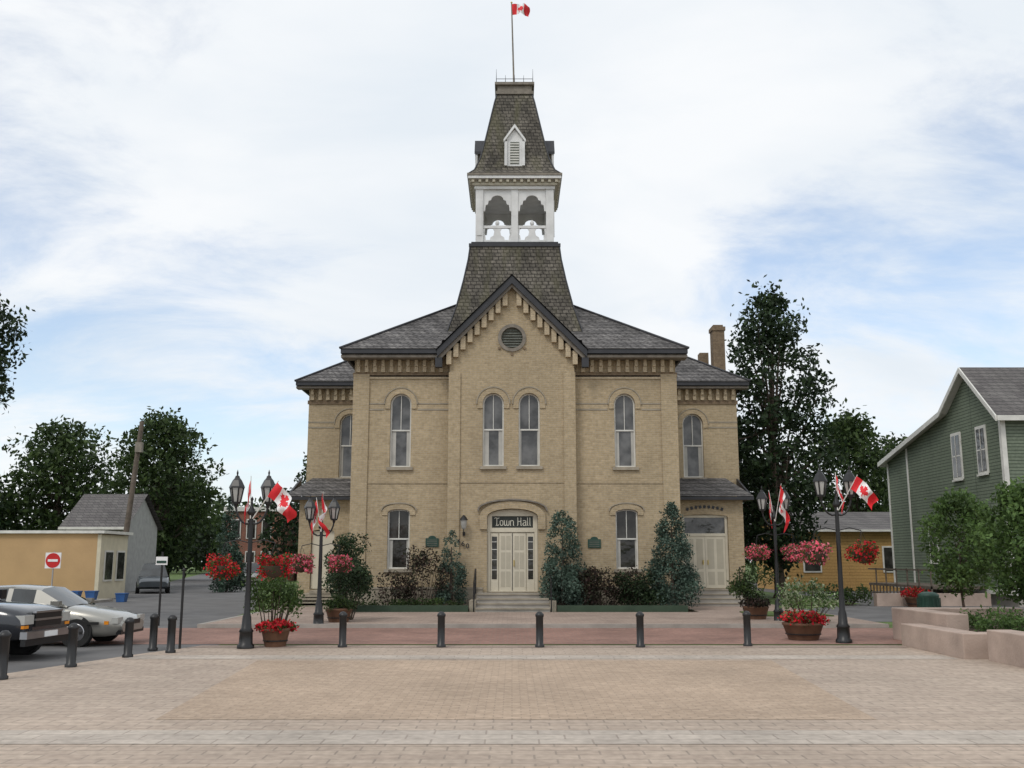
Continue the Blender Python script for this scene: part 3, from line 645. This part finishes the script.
# ------------------------------------------------------------------ street lamps
def street_lamp(x,y,h,bask,fl,bh=1.9):
    e=empty('street_lamp',(x,y,.02)); b=B()
    b.lathe([(.2,0),(.2,.06),(.16,.1),(.15,.35),(.17,.38),(.12,.45),(.10,.7),(.075,.78),(.065,1.2)],(0,0,0),'black',12)
    b.cyl((0,0,1.2),(0,0,h-1.05),.062,.048,'black',12)
    b.lathe([(.05,0),(.09,.04),(.09,.1),(.04,.2),(.02,.34),(.04,.38),(.0,.45)],(0,0,h-1.08),'black',12)
    for s in(-1,1):
        pts=[(0,0,h-1.25)]+[(s*(.37*math.sin(t*math.pi/2)),0,h-1.25+.18*(1-math.cos(t*math.pi))-.1*math.sin(t*math.pi)) for t in (.2,.4,.6,.8,1)]
        b.tube(pts,.024,'black'); b.cyl((s*.37,0,h-.9),(s*.37,0,h-.78),.03,.06,'black')
        c=(s*.37,0,h-.78)
        b.lathe([(.09,0),(.15,.30),(.15,.34)],c,'frost',6,False)
        for i in range(6):
            t=2*math.pi*i/6; b.cyl((c[0]+.095*math.cos(t),.095*math.sin(t),c[2]),(c[0]+.158*math.cos(t),.158*math.sin(t),c[2]+.34),.02,.02,'black',5)
        b.lathe([(.1,-.03),(.105,.02)],c,'black',6,False); b.lathe([(.19,.34),(.18,.38),(.11,.52),(.06,.58),(.05,.62),(.015,.64),(.025,.7),(.0,.78)],c,'black',6,False)
        b.tube([(0,0,bh+.55),(s*.3,0,bh+.62),(s*.58,0,bh+.55)],.014,'black',6)
        for a in(0,2.1,4.2): b.cyl((s*.58,0,bh+.55),(s*.58+.2*math.cos(a),.2*math.sin(a),bh+.05),.005,.005,'black',4)
    b.build('post_and_lanterns',e)
    for s,k in zip((-1,1),bask):
        q=B(); q.lathe([(.03,-.25),(.16,-.2),(.25,-.05),(.27,.03)],(s*.58,0,bh),'soil',14); q.build('basket',e)
        cl=[(s*.58+rn.uniform(-.28,.28),rn.uniform(-.27,.27),bh+rn.uniform(-.2,.22),rn.uniform(.1,.18)) for _ in range(32)]
        leaf_obj('basket_flowers',e,clump_pts(cl,6,.05,inner=.3),.055,LM[k],(.36,.22,.42),aspect=.9)
    b=B(); k=0
    for (s,w,tilt) in fl:
        p0=Vector((s*.05,-.06,h-1.15)); d=Vector((s*.62,-.25 if k%2==0 else .2,.75)).normalized(); p1=p0+d*(w+.35)
        b.cyl(p0,p1,.014,.01,'white',6); ho=-d
        flag(e,p1-d*.04,ho,(s*.85,-.25,-tilt),.55,w,w*.55,k*1.7+x,'flag'); k+=1
    b.build('flag_staffs',e)
    return e
street_lamp(-6.08,23.4,4.08,('redfl','redfl'),((.9,.75,.6),(-.12,.7,.9)),1.82)
street_lamp(-5.8,30.6,3.98,('pinkfl','pinkfl'),((.1,.9,.4),(-.25,.75,1.1)),1.85)
street_lamp(8.1,25.0,4.35,('pinkfl','redfl'),((.6,.65,.4),(.1,.65,.5)),2.15)
street_lamp(8.42,32.2,4.35,('pinkfl','pinkfl'),((.15,.9,1.0),(-.1,.7,1.2)),2.2)
def bollard(x,y,h=.80):
    b=B(); b.lathe([(.11,0),(.11,.05),(.085,.07),(.085,h-.12),(.1,h-.1),(.1,h-.06),(.085,h-.04),(.05,h),(.0,h+.01)],(0,0,0),'black',14); b.build('bollard',loc=(x,y,.015))
for x,y in((-8.62,17.4),(-8.32,19.4),(-7.97,21.3),(-7.42,22.3),(-8.02,22.9),(-3.92,23.7),(-1.64,23.7),(.64,23.7),(2.97,23.7),(5.52,24.0)): bollard(x,y)
def tub(x,y,z,kind,r=.42,fh=.35,n=34,name='flower_tub'):
    e=empty(name,(x,y,z)); b=B()
    b.lathe([(r*.72,0),(r*.74,.04),(r*.95,.34),(r*1.0,.36),(r*1.0,.41),(r*.9,.41)],(0,0,0),'terracotta',18); b.lathe([(r*.85,.12),(r*.86,.15)],(0,0,0),'black',18); b.build('tub',e)
    cl=[]
    for _ in range(n):
        a=rn.uniform(0,6.28); q=r*1.1*math.sqrt(rn.random()); cl.append((q*math.cos(a),q*math.sin(a),.42+rn.uniform(0,fh)*(1-.5*q/r/1.1),rn.uniform(.1,.17)))
    leaf_obj('plants',e,clump_pts(cl,5,.055,inner=.3),.06,LM[kind],(.42,.24,.34),aspect=.9); return e
tub(-5.52,23.9,.02,'redfl',.34,.12); tub(7.4,26.0,.02,'redfl',.52,.3,56); tub(-5.35,31.5,.12,'maple',.42,.4); tub(7.9,33.0,.12,'shrubred',.42,.35)
shrub('flowering_shrub',-5.7,24.3,.02,[(rn.uniform(-.5,.5),rn.uniform(-.4,.4),rn.uniform(.85,1.5),rn.uniform(.16,.26)) for _ in range(34)],'light',.075,7)
shrub('flowering_shrub',9.0,31.0,.12,[(rn.uniform(-.7,.7),rn.uniform(-.5,.5),rn.uniform(.5,1.35),rn.uniform(.2,.3)) for _ in range(26)],'whitefl',.08,6)
shrub('shrub',7.75,33.2,.15,[(rn.uniform(-.5,.5),rn.uniform(-.4,.4),rn.uniform(.7,1.5),rn.uniform(.2,.32)) for _ in range(20)],'maple',.08,7)
shrub('shrub',-5.25,32.6,.15,[(rn.uniform(-.6,.5),rn.uniform(-.4,.4),rn.uniform(.6,1.9),rn.uniform(.22,.34)) for _ in range(24)],'dark',.085,8)
# ------------------------------------------------------------------ right side: planter walls, bin, trees
b=B(); b.box(9.75,12.9,25.7,26.2,0,.80,'planterc'); b.box(9.75,10.25,22.9,25.697,0,.80,'planterc')
b.box(9.2,9.72,20.9,24.2,0,.52,'planterc'); b.box(9.723,13.5,20.9,21.4,0,.52,'planterc')
b.box(9.55,16,18.4,18.9,0,.62,'planterc'); b.box(9.55,10.05,18.903,20.6,0,.62,'planterc')
b.box(10.253,14,21.5,25.6,.01,.45,'soil'); b.build('planter_wall',bevel=.02)
shrub('low_hedge',10.9,23.0,.4,[(rn.uniform(-.5,1.5),rn.uniform(-.8,.8),rn.uniform(.1,.4),rn.uniform(.16,.26)) for _ in range(44)],'light',.07,7)
tree('young_tree',12.9,29.0,3.95,1.08,1.05,'light',.10,46,11,trunk_r=.045,seed=4)
tree('young_tree',12.3,24.3,3.85,1.15,1.0,'light',.10,46,11,trunk_r=.045,seed=9)
b=B(); b.lathe([(.24,0),(.3,.1),(.32,.5),(.3,.85),(.31,.88),(.31,.94),(.2,1.0),(.12,1.02)],(0,0,0),'dkgreen',16)
for i in range(16):
    t=2*math.pi*i/16; b.cyl((.335*math.cos(t),.335*math.sin(t),.08),(.335*math.cos(t),.335*math.sin(t),.84),.012,.012,'dkgreen',5)
b.build('litter_bin',loc=(12.9,31.5,.01))
# ------------------------------------------------------------------ green house (saltbox gable)
gh=empty('green_house',(0,0,0)); b=B(); X0=21.6; Y0=43.6
def side_win(b,yc,z0,z1,w,X):
    b.box(X-.06,X-.004,yc-w/2-.12,yc+w/2+.12,z0-.12,z1+.14,'white'); b.box(X-.075,X-.061,yc-w/2,yc+w/2,z0,z1,'glassup')
    b.box(X-.09,X-.076,yc-w/2,yc+w/2,(z0+z1)/2-.03,(z0+z1)/2+.03,'white'); b.box(X-.09,X-.077,yc-.02,yc+.02,z0,z1,'white')
    b.box(X-.12,X-.061,yc-w/2-.16,yc+w/2+.16,z0-.2,z0-.121,'white')
RP=[(43.2,8.2),(46.4,10.95),(49.0,9.2),(57.6,7.5)]
b.plate([(Y0,.5),(57.2,.5),(57.2,7.5),(49.0,9.1),(46.4,10.84),(Y0,8.44)],[],X0,X0+12,'siding','x')
b.box(X0+.2,X0+11.8,Y0+.1,57.1,0,.497,'concrete'); b.build('walls',gh)
b=B()
for (ya,za),(yb,zb_) in zip(RP,RP[1:]):
    b.add([(X0-.35,ya,za+.06),(X0+12.4,ya,za+.06),(X0+12.4,yb,zb_+.06),(X0-.35,yb,zb_+.06)],[(0,1,2,3)],'roofbrown')
    b.add([(X0-.35,ya,za-.06),(X0+12.4,ya,za-.06),(X0+12.4,yb,zb_-.06),(X0-.35,yb,zb_-.06)],[(0,1,2,3)],'white')
    b.prism([(ya,za-.2),(ya,za+.05),(yb,zb_+.05),(yb,zb_-.2)],X0-.42,X0-.353,'white','x')
b.box(X0-.35,X0+12.4,43.14,43.2,8.02,8.25,'white'); b.box(X0-.35,X0+12.4,57.6,57.66,7.3,7.55,'white'); b.build('roof',gh)
b=B()
b.box(X0-.05,X0-.003,Y0,Y0+.16,.5,8.35,'white'); b.box(X0-.05,X0-.003,54.2,54.34,.5,8.0,'white'); b.box(X0-.05,X0-.003,57.04,57.2,.5,7.4,'white')
b.box(X0-.05,X0+.16,Y0-.05,Y0-.003,.5,8.35,'white'); b.box(X0-.07,X0-.003,Y0+.2,57,.5,.72,'white')
side_win(b,48.1,5.95,7.95,.8,X0); side_win(b,45.5,6.0,7.95,.75,X0); side_win(b,51.5,2.0,3.8,.8,X0)
for xx in (24,28): b.box(xx,xx+.9,Y0-.06,Y0-.004,5.2,7.2,'white'); b.box(xx+.1,xx+.8,Y0-.075,Y0-.061,5.3,7.1,'glassup')
b.box(X0-2.6,X0-.1,46,54,.7,.82,'wood')
for i in range(18): b.box(X0-2.6,X0-2.54,46+i*.46,46.06+i*.46,0,.7 if i%3 else 1.6,'wood')
b.box(X0-2.6,X0-2.54,46,54,1.5,1.58,'wood'); b.box(X0-2.6,X0-2.54,46,54,.3,.36,'wood')
b.build('trim_windows_and_deck',gh)
oh=empty('orange_house'); b=B(); b.box(17.9,27,66,74,0,4.0,'siding_o'); b.build('walls',oh)
b=B(); b.add([(17.4,65.5,3.95),(27.5,65.5,3.95),(27.5,70,5.3),(17.4,70,5.3)],[(0,1,2,3)],'roofbrown'); b.add([(17.4,74.5,3.95),(27.5,74.5,3.95),(27.5,70,5.3),(17.4,70,5.3)],[(0,1,2,3)],'roofbrown')
b.prism([(66,4.0),(74,4.0),(70,5.15)],17.95,26.95,'siding_o','x'); b.box(17.4,27.5,65.4,65.5,3.82,3.96,'white'); b.build('roof',oh)
b=B()
for xx in(19.0,24.2): b.box(xx,xx+1.2,65.93,65.99,1.2,2.9,'white'); b.box(xx+.1,xx+1.1,65.91,65.929,1.3,2.8,'glass')
b.build('windows',oh)
b=B(); b.box(16,21,44.6,45.0,0,.55,'planterc'); b.build('low_wall')
tub(17.5,44.0,.01,'redfl',.5,.5,50)
shrub('low_hedge',14.8,45.2,.02,[(rn.uniform(-1.2,1.0),rn.uniform(-.4,.4),rn.uniform(.2,.7),rn.uniform(.22,.34)) for _ in range(26)],'maple',.1,7)
# ------------------------------------------------------------------ trees
tree('maple_tree',14.3,54,16.8,2.95,1.6,'dark',.24,90,11,seed=11,rf=.9)
tree('maple_tree',12.6,58,10.5,2.6,1.0,'dark',.27,44,11,seed=12)
tree('maple_tree',28.5,84,14.2,4.6,2,'maple',.36,56,10,seed=13)
tree('maple_tree',36,92,13.0,4.6,2,'maple',.4,44,9,seed=14)
tree('maple_tree',21.5,88,11.0,4.2,1.5,'dark',.4,40,9,seed=15)
tree('maple_tree',-26.6,75,12.9,4.3,1.4,'maple',.30,84,9,seed=16,rf=.85)
tree('maple_tree',-38,84,13.5,5.0,2.5,'maple',.36,56,8,seed=17)
tree('maple_tree',-46,80,10.5,5.5,1,'dark',.4,50,9,seed=18)
tree('maple_tree',-18.6,31,11.4,2.75,6.0,'dark',.16,74,12,seed=19)
tree('maple_tree',-19.0,84,8.0,2.6,1.0,'dark',.36,34,9,seed=20)
tree('maple_tree',-19.2,98,12.6,2.6,2,'dark',.38,40,8,seed=22)
tree('maple_tree',-34,100,11.0,5,1,'dark',.45,44,8,seed=21)
rn2=random.Random(5)
shrub('spruce_tree',-18.0,64,0,cone_cl(6.0,1.5,130,rn2,.8),'juniper',.15,8,wts=(.3,.1,.6),limbs=False)
P=[];rr=random.Random(8)
for i in range(190):
    a=R(rr.uniform(-50,50)); d=rr.uniform(150,210); x=d*math.sin(a); y=d*math.cos(a); h=rr.uniform(7,13)
    for k in range(6): P.append((x+rr.uniform(-4,4),y+rr.uniform(-3,3),rr.uniform(1,h-1.5),rr.uniform(2,3.6)))
leaf_obj('distant_trees',None,clump_pts(P,6,.9),.95,LM['maple'],(.4,.3,.3))
# ------------------------------------------------------------------ left buildings
oc=empty('orange_shop'); b=B(); b.box(-60,-21.4,52,55.6,0,3.35,'orange'); b.box(-21.397,-21.2,52,55.6,0,3.3,'yellow'); b.box(-60.2,-21.0,51.8,55.8,3.353,3.5,'white'); b.build('walls',oc)
b=B()
for y0 in(52.5,54.1): b.box(-21.197,-21.15,y0,y0+1.1,.9,2.5,'white'); b.box(-21.149,-21.13,y0+.1,y0+1.0,1.0,2.4,'glass')
for x0 in(-28.5,-35): b.box(x0,x0+1.1,51.95,51.997,.1,2.2,'creamd')
b.build('windows',oc)
gh2=empty('grey_roof_house'); b=B(); b.box(-28.4,-24.7,64,70,0,4.2,'greywall'); b.prism([(64,4.2),(70,4.2),(67,6.2)],-28.4,-24.7,'greywall','x'); b.build('walls',gh2)
b=B(); b.add([(-28.7,63.6,4.05),(-24.4,63.6,4.05),(-24.4,67,6.35),(-28.7,67,6.35)],[(0,1,2,3)],'roofbrown'); b.add([(-28.7,70.4,4.05),(-24.4,70.4,4.05),(-24.4,67,6.35),(-28.7,67,6.35)],[(0,1,2,3)],'roofbrown')
b.box(-28.7,-24.4,63.52,63.6,3.9,4.06,'white')
for x0 in(-27.8,-26.0): b.box(x0,x0+.9,63.93,63.99,1.2,2.9,'white'); b.box(x0+.1,x0+.8,63.91,63.929,1.3,2.8,'glass')
b.build('roof_and_windows',gh2)
rb=empty('red_brick_building'); b=B(); b.box(-26.2,-21.6,92,106,0,6.4,'redbrick'); b.box(-26.4,-21.4,91.8,106,6.403,6.8,'white'); b.build('walls',rb)
b=B()
for x0 in(-25.7,-24.3,-22.9):
    for z0 in(1,3.9): b.box(x0,x0+.9,91.9,91.99,z0,z0+1.8,'white'); b.box(x0+.1,x0+.8,91.86,91.899,z0+.1,z0+1.7,'glass')
b.build('windows',rb)
b=B(); b.box(-20.9,-16.5,100,108,0,4.2,'white'); b.prism([(-21.3,4.2),(-16.1,4.2),(-18.7,6.2)],99.6,108.4,'roofbrown'); b.box(-19.8,-19,99.9,99.99,1,3,'glass'); b.box(-18.2,-17.4,99.9,99.99,1,3,'glass'); b.build('white_house')
b=B(); b.cyl((-23.3,60,0),(-22.5,60,10.3),.19,.13,'wood',10); b.box(-22.72,-22.32,59.7,60,8.4,9.0,'greytrim'); b.build('utility_pole')
b=B(); b.cyl((-19.5,43,0),(-19.5,43,2.35),.03,.03,'chrome',8); b.box(-19.83,-19.17,42.93,42.96,1.65,2.31,'flagwhite')
b.plate(circ(-19.5,1.98,.31),[],42.92,42.928,'signred'); b.box(-19.71,-19.29,42.905,42.917,1.93,2.03,'flagwhite'); b.build('no_entry_sign')
b=B(); b.cyl((-10.9,31.5,0),(-10.9,31.5,2.25),.035,.035,'black',8); b.box(-11.08,-10.72,31.44,31.46,1.85,2.1,'flagwhite'); b.box(-11.05,-10.75,31.432,31.438,1.9,1.98,'dkgreen'); b.build('parking_sign')
b=B(); b.cyl((-7.55,23.3,0),(-7.55,23.3,1.75),.03,.03,'black',8); b.lathe([(.03,0),(.05,.03),(0,.08)],(-7.55,23.3,1.75),'black',8); b.build('sign_post')
for x,y in((-20.1,48.6),(-20.8,48.4),(-18.8,49)):
    b=B()
    b.lathe([(.26,0),(.33,.36),(.36,.38),(.36,.42),(.3,.4)],(0,0,0),'blue',4,False,ph=.785); b.build('recycling_box',loc=(x,y,.13 if x<-19.6 else .01))
# ------------------------------------------------------------------ vehicles
def car(name,loc,rz,L,W,paint,top,belt,stations,roofst,wheelr,wb,zb=.22):
    e=empty(name,loc,rz); b=B(); n=len(stations)
    rings=[]
    for (t,zt,wf,zbb) in stations:
        x=(t-.5)*L; w=W/2*wf; z0=zbb
        half=[(0,z0),(w*.86,z0),(w*.97,z0+.1),(w*1.0,z0+(zt-z0)*.45),(w*.985,z0+(zt-z0)*.72),(w*.93,zt-.05),(w*.82,zt),(w*.4,zt+.025),(0,zt+.03)]
        ring=[(x,yy,zz) for yy,zz in half]+[(x,-yy,zz) for yy,zz in half[-2:0:-1]]
        rings.append(ring)
    m=len(rings[0]); V=[p for r in rings for p in r]; F=[]
    for i in range(n-1):
        for j in range(m): F.append((i*m+j,(i+1)*m+j,(i+1)*m+(j+1)%m,i*m+(j+1)%m))
    b.add(V,F,paint,True); b.add(rings[0],[list(range(m))],paint); b.add(rings[-1],[list(range(m))[::-1]],paint)
    k=len(roofst); G=[]
    for (t,z,zbelt,_) in roofst:
        x=(t-.5)*L; w=W/2
        G.append([(x,w*.90,zbelt),(x,w*.90-(z-zbelt)*.33,z-.05 if z-zbelt>.1 else z),(x,w*.62,z+.0),(x,0,z+.03),(x,-w*.62,z),(x,-(w*.90-(z-zbelt)*.33),z-.05 if z-zbelt>.1 else z),(x,-w*.90,zbelt)])
    for i in range(k-1):
        kind=roofst[i][3]; V=G[i]+G[i+1]
        side='carglass' if kind in('g','w') else paint
        b.add(V,[(0,1,8,7),(5,6,13,12)],side if kind!='w' else paint,True)
        b.add(V,[(1,2,9,8),(2,3,10,9),(3,4,11,10),(4,5,12,11)],'carglass' if kind=='w' else paint,True)
    b.build('body',e)
    b=B()
    for sx in(-1,1):
        xw=sx*wb/2
        for sy in(-1,1):
            y=sy*W/2
            b.cyl((xw,y*.80,wheelr),(xw,y*1.0+sy*.004,wheelr+.02),wheelr*1.16,wheelr*1.16,'rubber',24)
            b.cyl((xw,y*.8,wheelr),(xw,y+sy*.02,wheelr),wheelr,wheelr,'rubber',28)
            b.cyl((xw,y+sy*.021,wheelr),(xw,y+sy*.028,wheelr),wheelr*.66,wheelr*.62,'chrome',24)
            for q in range(5):
                a=q*2*math.pi/5; b.obox((xw+.42*wheelr*math.cos(a),y+sy*.034,wheelr+.42*wheelr*math.sin(a)),wheelr*.2,.012,wheelr*.2,Matrix.Rotation(-a,3,'Y'),'rubber')
            b.cyl((xw,y+sy*.029,wheelr),(xw,y+sy*.045,wheelr),wheelr*.15,wheelr*.12,'chrome',10)
    b.build('wheels',e)
    return e
sd=car('parked_sedan',(-11.55,24.75,.012),0,4.75,1.8,'silver',1.38,.9,
 [(0,.78,.80,.36),(.02,.88,.88,.28),(.06,.93,.95,.24),(.2,.95,1,.22),(.35,.93,1,.2),(.6,.92,1,.2),(.72,.90,1,.2),(.82,.83,.98,.21),(.92,.74,.94,.22),(.975,.65,.86,.25),(1,.55,.78,.32)],
 [(.10,.94,.92,'w'),(.25,1.32,.92,'p'),(.275,1.34,.92,'g'),(.42,1.37,.92,'p'),(.445,1.37,.92,'g'),(.56,1.34,.92,'p'),(.585,1.32,.91,'w'),(.73,.91,.89,'p')],.315,2.75)
b=B()
b.box(2.18,2.33,-.86,-.55,.52,.66,'frost'); b.box(2.18,2.33,.55,.86,.52,.66,'frost'); b.box(2.345,2.385,-.42,.42,.47,.58,'black'); b.box(2.02,2.12,-.893,-.86,.50,.58,'amber')
b.box(-1.8,1.9,-.915,-.897,.5,.56,'rubber'); b.box(-2.36,-2.3,-.8,-.5,.62,.78,'signred'); b.box(-2.36,-2.3,.5,.8,.62,.78,'signred')
b.box(.78,.98,-1.0,-.84,.92,1.04,'silver'); b.box(.78,.98,.84,1.0,.92,1.04,'silver')
for xx in(-.95,.05): b.box(xx,xx+.18,-.925,-.9,.76,.80,'black')
b.box(2.25,2.37,-.72,.72,.26,.36,'black')
for xx in (-.42,.62,-1.3): b.box(xx,xx+.012,-.912,-.89,.3,.88,'rubber')
b.build('lights_trim',sd)
tk=car('parked_pickup_truck',(-12.35,21.3,.012),R(-4),5.5,1.95,'navy',1.8,1.15,
 [(0,1.02,.92,.5),(.02,1.08,.97,.45),(.25,1.1,1,.42),(.5,1.12,1,.38),(.68,1.13,1,.38),(.74,1.12,1,.38),(.9,1.07,.99,.4),(.965,1.0,.96,.42),(.99,.93,.92,.45),(1,.8,.88,.5)],
 [(.34,1.12,1.1,'w'),(.37,1.72,1.1,'p'),(.40,1.76,1.1,'g'),(.51,1.78,1.1,'p'),(.53,1.78,1.1,'g'),(.62,1.74,1.1,'p'),(.635,1.72,1.1,'w'),(.72,1.14,1.1,'p')],.39,3.5)
b=B(); fx=2.75
b.box(fx-.04,fx+.03,-.5,.5,.66,.95,'black'); b.box(fx-.03,fx+.045,-.52,.52,.93,.97,'chrome'); b.box(fx-.03,fx+.045,-.52,.52,.78,.82,'chrome')
b.box(fx-.05,fx+.1,-.9,.9,.44,.58,'chrome'); b.box(fx-.04,fx+.06,-.88,.88,.30,.437,'black')
for s in(-1,1): b.box(fx-.18,fx+.02,s*.72-.17,s*.72+.17,.72,.90,'frost'); b.box(fx-.2,fx+.01,s*.80-.09,s*.80+.09,.64,.70,'amber')
b.box(fx+.101,fx+.11,-.25,.25,.45,.56,'flagwhite')
b.box(.95,1.15,-1.16,-.96,1.15,1.35,'black'); b.box(.95,1.15,.96,1.16,1.15,1.35,'black')
b.box(-1.3,1.3,-1.0,-.978,.55,.60,'black')
b.build('grille_bumper_lights',tk)
VS=[(0,.95,.85,.4),(.03,1.02,.95,.3),(.3,1.02,1,.25),(.75,1.0,1,.25),(.93,.9,.95,.28),(1,.7,.85,.4)]
VR=[(.02,1.02,1.0,'w'),(.06,1.72,1.0,'p'),(.09,1.78,1.0,'g'),(.32,1.8,1.0,'p'),(.35,1.8,1.0,'g'),(.58,1.75,1.0,'p'),(.6,1.72,1.0,'w'),(.78,1.0,.98,'p')]
car('parked_van',(-22.3,63,.01),R(-70),4.8,1.9,'van',1.8,1.0,VS,VR,.34,2.9)
car('parked_van',(-20.6,80,.01),R(-70),4.8,1.9,'silver',1.8,1.0,VS,VR,.34,2.9)
# ------------------------------------------------------------------ world
SE,SA=50,212
w=bpy.data.worlds.new('World'); scene.world=w; w.use_nodes=True; nt=w.node_tree; L=nt.links
bg=nt.nodes['Background']; bg.inputs['Strength'].default_value=.1
sk=N(nt,'ShaderNodeTexSky'); sk.sky_type='NISHITA'; sk.sun_disc=False; sk.sun_elevation=R(SE); sk.sun_rotation=R(SA); sk.air_density=1.0; sk.dust_density=1.0
tc=N(nt,'ShaderNodeTexCoord'); sp=N(nt,'ShaderNodeSeparateXYZ'); L.new(tc.outputs['Generated'],sp.inputs[0])
def mth(op,a,b_=None,clamp=False):
    n=N(nt,'ShaderNodeMath',operation=op); n.use_clamp=clamp
    for i,q in enumerate((a,b_)):
        if q is None: continue
        if isinstance(q,(int,float)): n.inputs[i].default_value=q
        else: L.new(q,n.inputs[i])
    return n.outputs[0]
zz=mth('ADD',mth('MAXIMUM',sp.outputs[2],0.0),.34)
cb=N(nt,'ShaderNodeCombineXYZ'); L.new(mth('DIVIDE',sp.outputs[0],zz),cb.inputs[0]); L.new(mth('DIVIDE',sp.outputs[1],zz),cb.inputs[1])
mp=N(nt,'ShaderNodeMapping'); mp.inputs['Rotation'].default_value=(0,0,R(-40)); mp.inputs['Scale'].default_value=(.9,1.45,1); mp.inputs['Location'].default_value=(5.3,2.9,0); L.new(cb.outputs[0],mp.inputs[0])
n1=N(nt,'ShaderNodeTexNoise'); n1.inputs['Scale'].default_value=2.8; n1.inputs['Detail'].default_value=12; n1.inputs['Roughness'].default_value=.62; n1.inputs['Distortion'].default_value=.4; L.new(mp.outputs[0],n1.inputs['Vector'])
cover=mth('ADD',mth('MULTIPLY',mth('SUBTRACT',n1.outputs['Fac'],.5),1.45),.93)
for d,wt,kk in (((.42,.90,.25),.44,80),((.26,.94,.27),.34,240),((.47,.84,.40),.16,60),((-.25,.95,.14),.42,90),((-.50,.84,.15),.30,60),((-.47,.78,.36),.30,40)):
    dv=Vector(d).normalized(); vd=N(nt,'ShaderNodeVectorMath',operation='DOT_PRODUCT'); L.new(tc.outputs['Generated'],vd.inputs[0]); vd.inputs[1].default_value=dv
    s=mth('MULTIPLY',mth('POWER',mth('MAXIMUM',vd.outputs['Value'],0),kk),wt); cover=mth('SUBTRACT',cover,s)
mr=N(nt,'ShaderNodeMapRange'); mr.interpolation_type='SMOOTHSTEP'; mr.inputs[1].default_value=.22; mr.inputs[2].default_value=.74; mr.inputs[4].default_value=.98; mr.inputs[3].default_value=.25; L.new(cover,mr.inputs[0])
n2=N(nt,'ShaderNodeTexNoise'); n2.inputs['Scale'].default_value=2.2; n2.inputs['Detail'].default_value=9; n2.inputs['Distortion'].default_value=.3; L.new(mp.outputs[0],n2.inputs['Vector'])
cr=N(nt,'ShaderNodeValToRGB'); cr.color_ramp.elements[0].position=.34; cr.color_ramp.elements[1].position=.62
cr.color_ramp.elements[0].color=(8.1,8.7,9.3,1); cr.color_ramp.elements[1].color=(9.6,9.8,10.0,1); L.new(n2.outputs['Fac'],cr.inputs[0])
skb=N(nt,'ShaderNodeVectorMath',operation='SCALE'); L.new(sk.outputs[0],skb.inputs[0]); skb.inputs['Scale'].default_value=1.8
mx=N(nt,'ShaderNodeMix',data_type='RGBA'); L.new(mr.outputs[0],mx.inputs['Factor']); L.new(skb.outputs[0],mx.inputs['A']); L.new(cr.outputs[0],mx.inputs['B'])
L.new(mx.outputs['Result'],bg.inputs['Color'])
sd_=bpy.data.lights.new('sun','SUN'); sd_.energy=1.15; sd_.angle=R(16); sd_.color=(1,.95,.87)
so=bpy.data.objects.new('sun',sd_); link(so)
dv=Vector((math.sin(R(SA))*math.cos(R(SE)),math.cos(R(SA))*math.cos(R(SE)),math.sin(R(SE)))); so.rotation_euler=dv.to_track_quat('Z','Y').to_euler(); so.location=(0,-10,40)
# ------------------------------------------------------------------ camera
cd=bpy.data.cameras.new('camera'); cd.sensor_width=36; cd.lens=995/1024*36; cd.clip_end=3000; cd.clip_start=.1
co=bpy.data.objects.new('camera',cd); co.location=(0,0,2.0); co.rotation_euler=(R(90+10.03),0,0); link(co); scene.camera=co
scene.view_settings.view_transform='Standard'; scene.view_settings.look='None'; scene.view_settings.exposure=0
print('LEAVES',NL[0])
